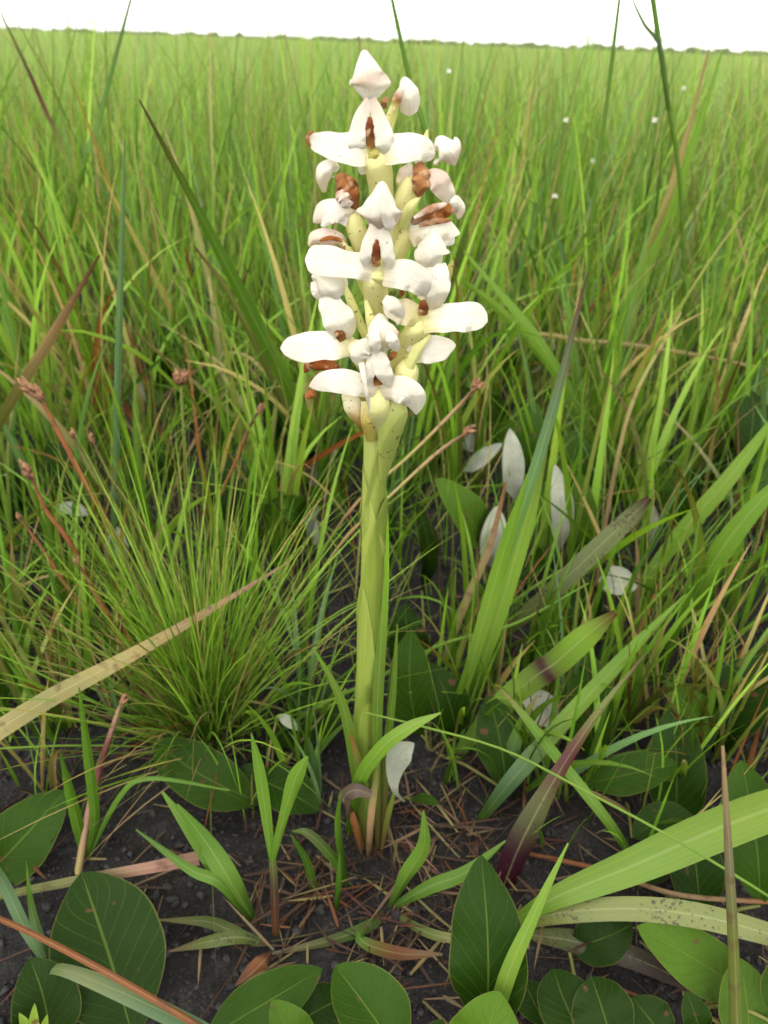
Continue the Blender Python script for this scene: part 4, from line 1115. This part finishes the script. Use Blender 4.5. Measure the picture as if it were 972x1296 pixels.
pblade('broad bright blade leaning out beyond the silvery leaf sprig', [(770, 800, h(-.003), 8), (850, 690, .49, 20), (920, 608, .49, 20), (990, 515, .49, 4)], ('mid', 'bright', 'fresh', 'bright'))
pblade('broadest leaning blade above the glossy oval leaves', [(850, 810, h(-.003), 8), (895, 725, .455, 24), (940, 660, .455, 25), (1010, 585, .455, 6)], ('mid', 'bright', 'bright', 'bright'))
pblade('broad green blade slanting toward the spike over white-backed leaves', [(775, 640, h(-.003), 8), (740, 540, .66, 16), (680, 430, .65, 15), (588, 318, .64, 3)], ('mid', 'mid', 'bright', 'bright'))
pblade('pale green blade slanting low behind the slender arching one', [(800, 600, h(-.003), 7), (720, 490, .72, 13), (640, 400, .71, 12), (580, 350, .70, 2)], ('mid', 'bright', 'fresh', 'bright'))
pblade('fallen reddish brown leaf curled on bare soil', [(298, 1248, h(.004), 4), (318, 1232, h(.012), 18), (334, 1216, h(.014), 18), (344, 1204, h(.006), 4)], ('brown', 'rust', 'brown'), 'blade_dry', name='fallen_leaf', cat='dead leaf', group='fallen leaves', arch=.8)
pblade('small purplish blade tip curled over at the orchid foot', [(455, 1040, h(.004), 8), (437, 1022, .248, 14), (436, 1008, .245, 18), (450, 1000, .244, 18), (470, 1006, .243, 10)], ('olive', lin('#8a7468', .6), lin('#8a7468', .6), lin('#8a7468', .6)), arch=.5)

# ------------------------------------------------------------------ shoots: small tufts one can pick out
def shoot(label, gx_, gy_, blades, group='young grass shoots'):
    base = G(gx_, gy_)
    root = thing('grass_tuft', label, 'grass tuft', base, group)
    for ctrl, cols, *mat in blades:
        P = [np.array(pt(a, b, d)) for a, b, d, w in ctrl]
        W = [c[3] * depth_of(p) / FPX for p, c in zip(P, ctrl)]
        hint = np.array(CAM) - P[1]; hint /= np.linalg.norm(hint)
        hint = hint + np.array([rnd.uniform(-.4, .4), 0, rnd.uniform(-.2, .3)])
        ribbon('blade', P, W, M[mat[0] if mat else 'blade'], [tuple(np.array(PAL[k] if isinstance(k, str) else k) * np.array([.50, .56, .56])) for k in cols], root, hint, n=18, across=5, arch=.3,  # foreground shade put into the blade colours by darkening them
               fold=-.1, org=base, twist=rnd.uniform(-.6, .6), wave=.04)
    return root
D1 = G(349, 1185).y
shoot('young shoot with two upright blades on a brown stalk', 349, 1185,
      [([(349, 1187, h(-.002), 9), (347, 1130, D1, 11), (344, 1085, D1 + .002, 10)], ('rust', 'brown', 'olive'), 'blade_dry'),
       ([(344, 1090, D1, 8), (336, 1030, D1 + .004, 15), (328, 975, D1 + .006, 14), (318, 928, D1 + .008, 2)], ('bright', 'fresh', 'fresh', 'bright')),
       ([(344, 1090, D1, 8), (360, 1030, D1 - .002, 13), (374, 985, D1 - .003, 20), (389, 957, D1 - .003, 4)], ('bright', 'fresh', 'fresh', 'fresh'))])
D2 = G(322, 1165).y
shoot('spreading shoot of broad short blades edging the bare soil', 322, 1165,
      [([(322, 1166, h(-.002), 8), (288, 1118, D2 + .004, 22), (246, 1058, D2 + .012, 18), (205, 1002, D2 + .02, 3)], ('mid', 'bright', 'fresh', 'fresh')),
       ([(322, 1166, h(-.002), 8), (292, 1116, D2, 26), (262, 1068, D2 + .008, 22), (224, 1018, D2 + .014, 3)], ('mid', 'fresh', 'bright', 'bright')),
       ([(322, 1166, h(-.002), 6), (280, 1118, D2 - .002, 14), (240, 1100, D2 + .002, 12), (172, 1050, D2 + .014, 2)], ('mid', 'bright', 'bright', 'mid')),
       ([(330, 1195, h(.002), 8), (292, 1178, h(.012), 16), (260, 1166, h(.014), 13), (200, 1164, h(.006), 2)], ('mid', 'olive', 'olive', 'straw')),
       ([(332, 1192, h(.002), 8), (300, 1186, h(.012), 16), (262, 1192, h(.012), 14), (214, 1204, h(.004), 2)], ('mid', 'olive', 'olive', 'tan'), 'blade_spotted')])
D3 = G(492, 1150).y
shoot('pale shoot with one folded blade in front of the orchid foot', 492, 1150,
      [([(492, 1152, h(-.002), 6), (515, 1108, D3, 20), (536, 1072, D3 + .002, 18), (536, 1026, D3 + .004, 2)], ('mid', 'fresh', 'fresh', 'fresh')),
       ([(492, 1150, h(-.002), 6), (545, 1122, h(.02), 17), (590, 1104, h(.03), 16), (640, 1064, h(.04), 2)], ('mid', 'bright', 'bright', 'bright')),
       ([(488, 1150, h(-.002), 6), (470, 1170, h(.006), 14), (420, 1190, h(.006), 12), (340, 1208, h(.003), 3)], ('olive', 'mid', 'olive', 'tan')),
       ([(492, 1152, h(-.002), 6), (540, 1180, h(.012), 12), (590, 1190, h(.012), 10), (650, 1192, h(.004), 2)], ('olive', 'olive', 'straw', 'tan'), 'blade_dry'),
       ([(486, 1152, h(-.002), 5), (455, 1186, h(.014), 12), (500, 1206, h(.012), 16), (560, 1208, h(.006), 3)], ('olive', 'mid', 'rust', 'tan'), 'blade_dry')])
D4 = G(440, 1120).y
shoot('thin low shoot of narrow blades against the dark hollow', 440, 1120,
      [([(440, 1122, h(-.002), 5), (425, 1090, D4, 12), (392, 1056, D4 + .004, 11), (370, 1052, D4 + .006, 2)], ('mid', 'mid', 'olive', 'mid')),
       ([(420, 1130, h(-.002), 5), (400, 1130, D4, 10), (388, 1090, D4 + .002, 10), (368, 1056, D4 + .004, 2)], ('mid', 'bright', 'mid', 'mid')),
       ([(440, 1122, h(-.002), 5), (432, 1080, D4, 10), (428, 1040, D4, 9), (432, 1000, D4, 2)], ('mid', 'mid', 'bright', 'bright')),
       ([(425, 1155, h(-.002), 5), (428, 1120, D4 - .02, 8), (430, 1080, D4 - .018, 2)], ('mid', 'mid', 'mid'))])
D5 = G(100, 1080).y
shoot('spindly shoot beside the oval leaf in shade', 108, 1092,
      [([(108, 1092, h(-.002), 6), (100, 1050, D5, 14), (88, 1000, D5 + .004, 12), (76, 950, D5 + .008, 2)], ('mid', 'bright', 'bright', 'mid')),
       ([(108, 1092, h(-.002), 6), (120, 1040, D5, 12), (112, 960, D5 + .006, 12), (100, 870, D5 + .012, 2)], ('mid', 'bright', 'bright', 'bright')),
       ([(108, 1092, h(-.002), 5), (150, 1010, D5 + .004, 7), (190, 985, D5 + .006, 6), (290, 1000, D5 + .006, 2)], ('mid', 'bright', 'bright', 'bright'))])

# ------------------------------------------------------------------ tufts of grass growing in the clearing
def blocked(P):
    for p in P:
        q = project(p)
        if q is None:
            return True
        x, y, z = q
        if p[1] < OY + .03:
            if 340 < x < 630 and 40 < y < 570: return True
            if 425 < x < 520 and 540 <= y < 1040: return True
        if z < .33 and y < 640 and -60 < x < 1030: return True
        if 90 < x < 335 and 1035 < y < 1260 and p[1] < .26: return True
        if 540 < x < 960 and 1060 < y and p[1] < .24: return True
        if z < .19: return True
    return False

TUFT_KINDS = [('green tuft of narrow grass blades sprouting from the dark soil', {'bright': 4, 'mid': 4, 'fresh': 2, 'deep': 1}),
              ('grass tuft with many straw-coloured and rusty dying blades', {'bright': 2, 'straw': 2, 'olive': 2, 'rust': .8, 'tan': 1}),
              ('bluish grey-green grass tuft among brighter green ones', {'blue': 4, 'mid': 1.5, 'bright': 1})]
made = 0; tries = 0
while made < 205 and tries < 2200:
    tries += 1
    px, py = rnd.uniform(-70, 1040), rnd.uniform(490, 1010) if rnd.random() < .62 else (rnd.uniform(470, 640) if rnd.random() < .45 else rnd.uniform(740, 1020))
    if 400 < px < 545 and py > 720: continue
    if 110 < px < 335 and py > 930: continue
    b = G(px, py)
    if blocked([b]): continue
    kind = 0 if rnd.random() < .72 else (1 if rnd.random() < .6 else 2)
    label, table = TUFT_KINDS[kind]
    broad = b.y > .45 and rnd.random() < .4
    bl = []
    for j in range(rnd.randint(4, 8)):
        near = min(1.0, max(0.0, (b.y - .25) / .5))
        L = rnd.uniform(.05, .12) + near * rnd.uniform(.04, .22) + (.06 if broad else 0)
        args = (np.array([[b.x + rnd.uniform(-.008, .008), b.y + rnd.uniform(-.008, .008), b.z - .004]]), np.array([rnd.uniform(0, 6.283)]),
                np.array([abs(rnd.gauss(0, .32))]), np.array([abs(rnd.gauss(.35, .4))]), np.array([L]), np.array([rnd.uniform(.005, .0095) if broad else rnd.uniform(.0022, .0058)]))
        c0 = pick_cols(1, table); c1 = c0 * np.array([1.1, 1.03, .9])
        if rnd.random() < .22: c1 = np.array([PAL[rnd.choice(['tan', 'rust', 'straw', 'red'])]])
        v, q, c, u = blades_np(*args, c0, c1, 9, 3)
        if blocked(v[1::3]): continue
        bl.append((v, q, c, u))
    if len(bl) < 2: continue
    top = max(v[:, 2].max() for v, q, c, u in bl) - b.z
    spread = max(np.hypot(v[:, 0] - b.x, v[:, 1] - b.y).max() for v, q, c, u in bl)
    label = own_label('%s %s %s tuft of %s %s blades %s the %s', ('short' if top < .1 else 'medium' if top < .17 else 'tall',
        'upright' if spread < top * .55 else 'leaning' if spread < top * 1.1 else 'sprawling', ('green', 'yellowing', 'bluish-green')[kind], WORDS[len(bl)],
        'broad' if broad else 'narrow'), b)
    root = thing('grass_tuft', label, 'grass tuft', b, ['narrow green grass tufts', 'dying grass tufts', 'bluish grass tufts'][kind])
    for v, q, c, u in bl:
        mesh_obj('blade', v - np.array(b), q, M['blade'], c, u, None, root)
    made += 1

# ------------------------------------------------------------------ the wiry tuft
wb = G(262, 925)
wiry = thing('wiry_tuft', 'dense fan of hair-thin leaves behind the broad low leaves', 'grass tuft', wb)
n = 420
az = rng.uniform(0, 6.283, n); lean = np.abs(rng.normal(.32, .24, n)); L = rng.uniform(.10, .235, n)
base = np.stack([wb.x + np.cos(az) * lean * .022 + rng.normal(0, .006, n), wb.y + np.sin(az) * lean * .022 + rng.normal(0, .006, n), np.full(n, wb.z - .004)], -1)
c0 = pick_cols(n, {'bright': 5, 'mid': 3, 'fresh': 3, 'olive': 2, 'straw': 1}); c1 = c0 * np.array([1.25, 1.08, .9])
v, q, c, u = blades_np(base, az, lean, np.abs(rng.normal(.35, .3, n)), L, rng.uniform(.0008, .0015, n), c0, c1, 8, 3, droop=1.6, fold=.5)
o = mesh_obj('fine_leaves', v - np.array(wb), q, M['thin'], c, u, None, wiry); o['kind'] = 'stuff'
n = 70
az = rng.uniform(2.0, 5.0, n)
base = np.stack([wb.x + rng.normal(0, .012, n), wb.y + rng.normal(0, .01, n), np.full(n, wb.z - .003)], -1)
c0 = pick_cols(n, {'rust': 3, 'tan': 2, 'straw': 2, 'olive': 2})
v, q, c, u = blades_np(base, az, np.abs(rng.normal(.8, .3, n)), np.abs(rng.normal(.4, .3, n)), rng.uniform(.06, .19, n), rng.uniform(.0008, .0014, n), c0, c0, 8, 3)
o = mesh_obj('dead_leaves', v - np.array(wb), q, M['thin'], c, u, None, wiry); o['kind'] = 'stuff'

# ------------------------------------------------------------------ sedge stalks with brown heads
def seed_head_mesh(root, tip, axis, size):
    vs_, fs = [], []
    axis = Vector(axis).normalized()
    side = axis.cross(Vector((.3, .9, .2))).normalized(); b2 = axis.cross(side)
    for k in range(7):
        a = rnd.uniform(0, 6.28); sp = rnd.uniform(.1, .75)
        d = (axis + (side * math.cos(a) + b2 * math.sin(a)) * sp).normalized()
        o0 = Vector(tip) - axis * size * rnd.uniform(-.1, .5)
        L = size * rnd.uniform(.55, .95); R = L * rnd.uniform(.16, .24)
        s1 = d.cross(Vector((.2, .3, .9))).normalized(); s2 = d.cross(s1)
        prof = [(0, .25), (.22, .85), (.45, 1.0), (.7, .62), (1, .05)]
        b0 = len(vs_)
        for t, r in prof:
            for j in range(6):
                w = j / 6 * 6.283
                rr = R * r * (1 + .2 * rnd.random())
                vs_.append(o0 + d * (t * L) + s1 * math.cos(w) * rr + s2 * math.sin(w) * rr)
        for i in range(4):
            for j in range(6):
                fs.append((b0 + i * 6 + j, b0 + i * 6 + (j + 1) % 6, b0 + (i + 1) * 6 + (j + 1) % 6, b0 + (i + 1) * 6 + j))
    vs_ = np.array(vs_) - np.array(root.location)
    mesh_obj('seed_head', vs_, fs, M['seed'], None, None, None, root, smooth=False)

def sedge(label, ctrl, cols, heads=1, size=.010):
    P = [pt(a, b, d) for a, b, d, w in ctrl]
    root = thing('sedge_stalk', label, 'sedge', P[0], 'sedge stalks with brown heads')
    R = [c[3] * depth_of(p) / FPX * .5 for p, c in zip(P, ctrl)]
    tube('stem', P, R, M['blade_dry'], [PAL[k] for k in cols], root, org=P[0], n=18, sides=6)
    seed_head_mesh(root, P[-1], P[-1] - P[-2], size)
    if heads > 1:
        seed_head_mesh(root, P[-1] + Vector((-.005, 0, .003)), P[-1] - P[-2] + Vector((-.02, 0, .0)), size * .9)

sedge('sedge stalk with the largest paired brown head, orange below', [(228, 900, h(-.003), 4), (165, 720, .43, 6), (105, 605, .44, 7), (70, 540, .445, 6), (50, 498, .45, 4)], ('olive', 'olive', 'rust', 'rust', 'brown'), 2, .014)
sedge('bent orange sedge stalk with a brown head over dark leaves', [(218, 915, h(-.003), 4), (150, 800, .42, 5), (92, 692, .43, 7), (58, 645, .435, 6), (38, 598, .44, 4)], ('olive', 'rust', 'rust', 'rust', 'brown'), 1, .013)
sedge('straight sedge stalk with a single upright reddish head', [(250, 890, h(-.003), 3), (240, 700, .50, 4), (233, 560, .51, 4), (229, 480, .515, 4)], ('olive', 'rust', 'olive', 'olive'), 1, .015)
sedge('slim sedge stalk whose small head meets the upright blue-green blade', [(225, 900, h(-.003), 3), (165, 680, .46, 4), (118, 600, .465, 4), (93, 553, .47, 3)], ('olive', 'olive', 'olive', 'brown'), 1, .008)
sedge('slim sedge stalk with a pale-flecked small head next to the blade', [(232, 895, h(-.003), 3), (180, 680, .47, 4), (138, 600, .475, 4), (116, 556, .48, 3)], ('olive', 'olive', 'olive', 'brown'), 1, .008)
sedge('short arched sedge stalk with a dark knobbly head over soil', [(190, 930, h(-.003), 3), (120, 800, .40, 5), (60, 705, .42, 5), (25, 655, .43, 3)], ('olive', 'rust', 'rust', 'brown'), 1, .008)
sedge('sedge stalk with a tiny open brown head above the dry blade', [(212, 925, h(-.003), 3), (165, 830, .38, 5), (125, 760, .39, 5), (99, 712, .40, 3)], ('olive', 'rust', 'rust', 'brown'), 1, .007)
sedge('shortest sedge stalk with a nutlike head just over the dry blade', [(220, 930, h(-.003), 3), (185, 850, .37, 5), (162, 805, .38, 5), (149, 774, .385, 3)], ('olive', 'rust', 'rust', 'brown'), 1, .007)
sedge('long thin straw sedge stalk slanting behind the orchid to a brown tip', [(372, 760, h(-.003), 3), (440, 650, .49, 4), (520, 575, .485, 4), (575, 520, .48, 5), (602, 490, .475, 4)], ('olive', 'tan', 'straw', 'tan', 'brown'), 1, .011)
sedge('lower thin straw sedge stalk parallel to the other behind the orchid', [(360, 800, h(-.003), 3), (430, 690, .46, 4), (500, 622, .455, 4), (555, 572, .45, 5), (592, 547, .445, 4)], ('olive', 'tan', 'straw', 'tan', 'brown'), 1, .010)
sedge('pinkish leaning sedge stalk with a withered head over low leaves', [(98, 1110, h(-.003), 10), (112, 1030, .262, 10), (130, 960, .275, 8), (148, 905, .285, 6), (154, 888, .288, 4)], ('straw', 'pink', 'red', 'pink', 'brown'), 1, .007)
sedge('thread-like sedge stalk ending in a little head at the low leaves', [(262, 930, h(-.003), 2.5), (225, 945, .345, 2.5), (185, 965, .335, 2.5), (157, 974, .33, 2.5)], ('olive', 'olive', 'straw', 'brown'), 1, .009)
sedge('curving brown sedge stalk with a narrow head above grey soil', [(236, 900, h(-.003), 3), (262, 680, .48, 4), (298, 585, .49, 4), (318, 536, .495, 4), (328, 520, .50, 3)], ('olive', 'olive', 'rust', 'brown', 'brown'), 1, .009)

# ------------------------------------------------------------------ small white flowers far back in the meadow
def tiny_flower(px, py, D):
    top = V(px, py, D)
    base = Vector((top.x + rnd.uniform(-.03, .03), D + rnd.uniform(0, .03), 0)); base.z = gzf(base.x, base.y) - .003
    root = thing('meadow_flower', 'tiny white star-shaped flower on a thin stalk out in the meadow', 'flower', base, 'tiny white meadow flowers')
    tube('stem', [base, (base + top) / 2 + Vector((.005, 0, 0)), top], [.0009, .0007, .0006], M['thin'], [PAL['mid'], PAL['mid'], PAL['olive']], root, org=base, n=8, sides=5)
    for k in range(5):
        a = k * 1.257 + rnd.random() * .5
        d = Vector((math.cos(a), -.35, math.sin(a) * .8 + .3)).normalized()
        ribbon('petal', [top, top + d * .002, top + d * .0042], [.001, .002, .001], M['petal'], [PAL['white']], root, (0, -1, .5), n=6, across=3, org=base, round_tip=.3)
for px, py, D in ((716, 152, 1.1), (828, 152, 1.0), (865, 112, 1.3), (702, 248, 1.0), (750, 204, 1.2), (568, 90, 1.2)):
    tiny_flower(px, py, D)

# ------------------------------------------------------------------ wisps, litter and crumbs of soil
def clear_area(n, x0, x1, y0, y1):
    return np.stack([rng.uniform(x0, x1, n), rng.uniform(y0, y1, n)], -1)
p = clear_area(2600, -.62, .62, .24, .95)
p = p[~((np.abs(p[:, 0]) < .05) & (p[:, 1] < .34))]
keep = ~((p[:, 0] > -.18) & (p[:, 0] < -.05) & (p[:, 1] < .28))
p = p[keep]; n = len(p)
far_ = np.clip((p[:, 1] - .25) / .6, 0, 1)
base = np.stack([p[:, 0], p[:, 1], gz(p[:, 0], p[:, 1]) - .003], -1)
c0 = pick_cols(n, {'bright': 4, 'mid': 4, 'olive': 2, 'straw': 1.5, 'tan': 1, 'rust': .7})
L = rng.uniform(.04, .09, n) + far_ * rng.uniform(.03, .22, n)
v, q, c, u = blades_np(base, rng.uniform(0, 6.283, n), np.abs(rng.normal(.2, .35, n)), np.abs(rng.normal(.4, .4, n)), L, rng.uniform(.0007, .0024, n), c0, c0 * np.array([1.15, 1.05, .9]), 7, 2)
P = v.reshape(n, -1, 3)
ok = np.array([not blocked(x[::2]) for x in P])
mv = P.shape[1]; mq = len(q) // n
q = (q[:mq][None] + (np.arange(ok.sum()) * mv)[:, None, None]).reshape(-1, 4)
o = mesh_obj('grass_wisps', P[ok].reshape(-1, 3), q, M['thin'], c.reshape(n, mv, 3)[ok].reshape(-1, 3), u.reshape(n, mv, 2)[ok].reshape(-1, 2))
tag(o, 'scattered thin grass wisps between the sprigs in the clearing', 'grass', kind='stuff')

def litter(n, cx, cy, sx, sy):
    x, y = rng.normal(cx, sx, n), np.maximum(rng.normal(cy, sy, n), .12)
    base = np.stack([x, y, gz(x, y) + rng.uniform(.0, .008, n)], -1)
    c0 = pick_cols(n, {'straw': 1.2, 'tan': 1.4, 'rust': .8, 'brown': 5, 'pink': .4, 'red': .4}) * .45
    return blades_np(base, rng.uniform(0, 6.283, n), rng.normal(1.5, .14, n), rng.normal(0, .25, n), rng.uniform(.010, .05, n), rng.uniform(.0005, .0024, n), c0, c0, 5, 3, droop=1.0)
v, q, c, u = join_np([litter(260, .0, .24, .045, .03), litter(260, .06, .30, .09, .06), litter(420, 0, .45, .3, .18), litter(160, 0.12, .2, .1, .04)])
o = mesh_obj('dry_grass_litter', v, q, M['blade_dry'], c, u)
tag(o, 'brown and straw bits of dead grass strewn over the soil', 'litter', kind='stuff')

def crumbs(n):
    x = rng.uniform(-.35, .35, n); y = rng.uniform(.12, .7, n)
    s = np.minimum(rng.gamma(1.3, .0006, n) + .0004, .0028)
    phi = (1 + 5 ** .5) / 2
    ico = np.array([(-1, phi, 0), (1, phi, 0), (-1, -phi, 0), (1, -phi, 0), (0, -1, phi), (0, 1, phi), (0, -1, -phi), (0, 1, -phi), (phi, 0, -1), (phi, 0, 1), (-phi, 0, -1), (-phi, 0, 1)]) / 1.9
    tri = np.array([(0, 11, 5), (0, 5, 1), (0, 1, 7), (0, 7, 10), (0, 10, 11), (1, 5, 9), (5, 11, 4), (11, 10, 2), (10, 7, 6), (7, 1, 8), (3, 9, 4), (3, 4, 2), (3, 2, 6), (3, 6, 8), (3, 8, 9), (4, 9, 5), (2, 4, 11), (6, 2, 10), (8, 6, 7), (9, 8, 1)])
    P = ico[None] * s[:, None, None] * rng.uniform(.5, 1.5, (n, 12, 1)) * np.array([1, 1, .7])
    P = P + np.stack([x, y, gz(x, y) + s * .25], -1)[:, None]
    f = (tri[None] + (np.arange(n) * 12)[:, None, None]).reshape(-1, 3)
    return P.reshape(-1, 3), f
v, f = crumbs(14000)
o = mesh_obj('soil_crumbs', v, f, M['crumb'], smooth=False)
tag(o, 'loose dark crumbs and grains of soil on bare ground', 'soil', kind='stuff')
# ------------------------------------------------------------------ damp air over the plain
def haze_box():
    x, y0, y1, z0, z1 = 1900.0, -1900.0, 1900.0, -2.0, 9.0
    vs_ = [(sx * x, y, z) for z in (z0, z1) for y in (y0, y1) for sx in (-1, 1)]
    fs = [(0, 1, 3, 2), (4, 6, 7, 5), (0, 4, 5, 1), (2, 3, 7, 6), (0, 2, 6, 4), (1, 5, 7, 3)]
    m, nd, lk = mat_base('damp_air')
    out = N(nd, 'ShaderNodeOutputMaterial'); pv = N(nd, 'ShaderNodeVolumePrincipled')
    pv.inputs['Color'].default_value = (.92, .94, .96, 1)
    pv.inputs['Density'].default_value = HAZE
    lk.new(pv.outputs[0], out.inputs['Volume'])
    o = mesh_obj('haze', vs_, fs, m, smooth=False)
    tag(o, 'thin pale damp haze over the far plain', 'haze', kind='stuff')
HAZE = .0016
haze_box()
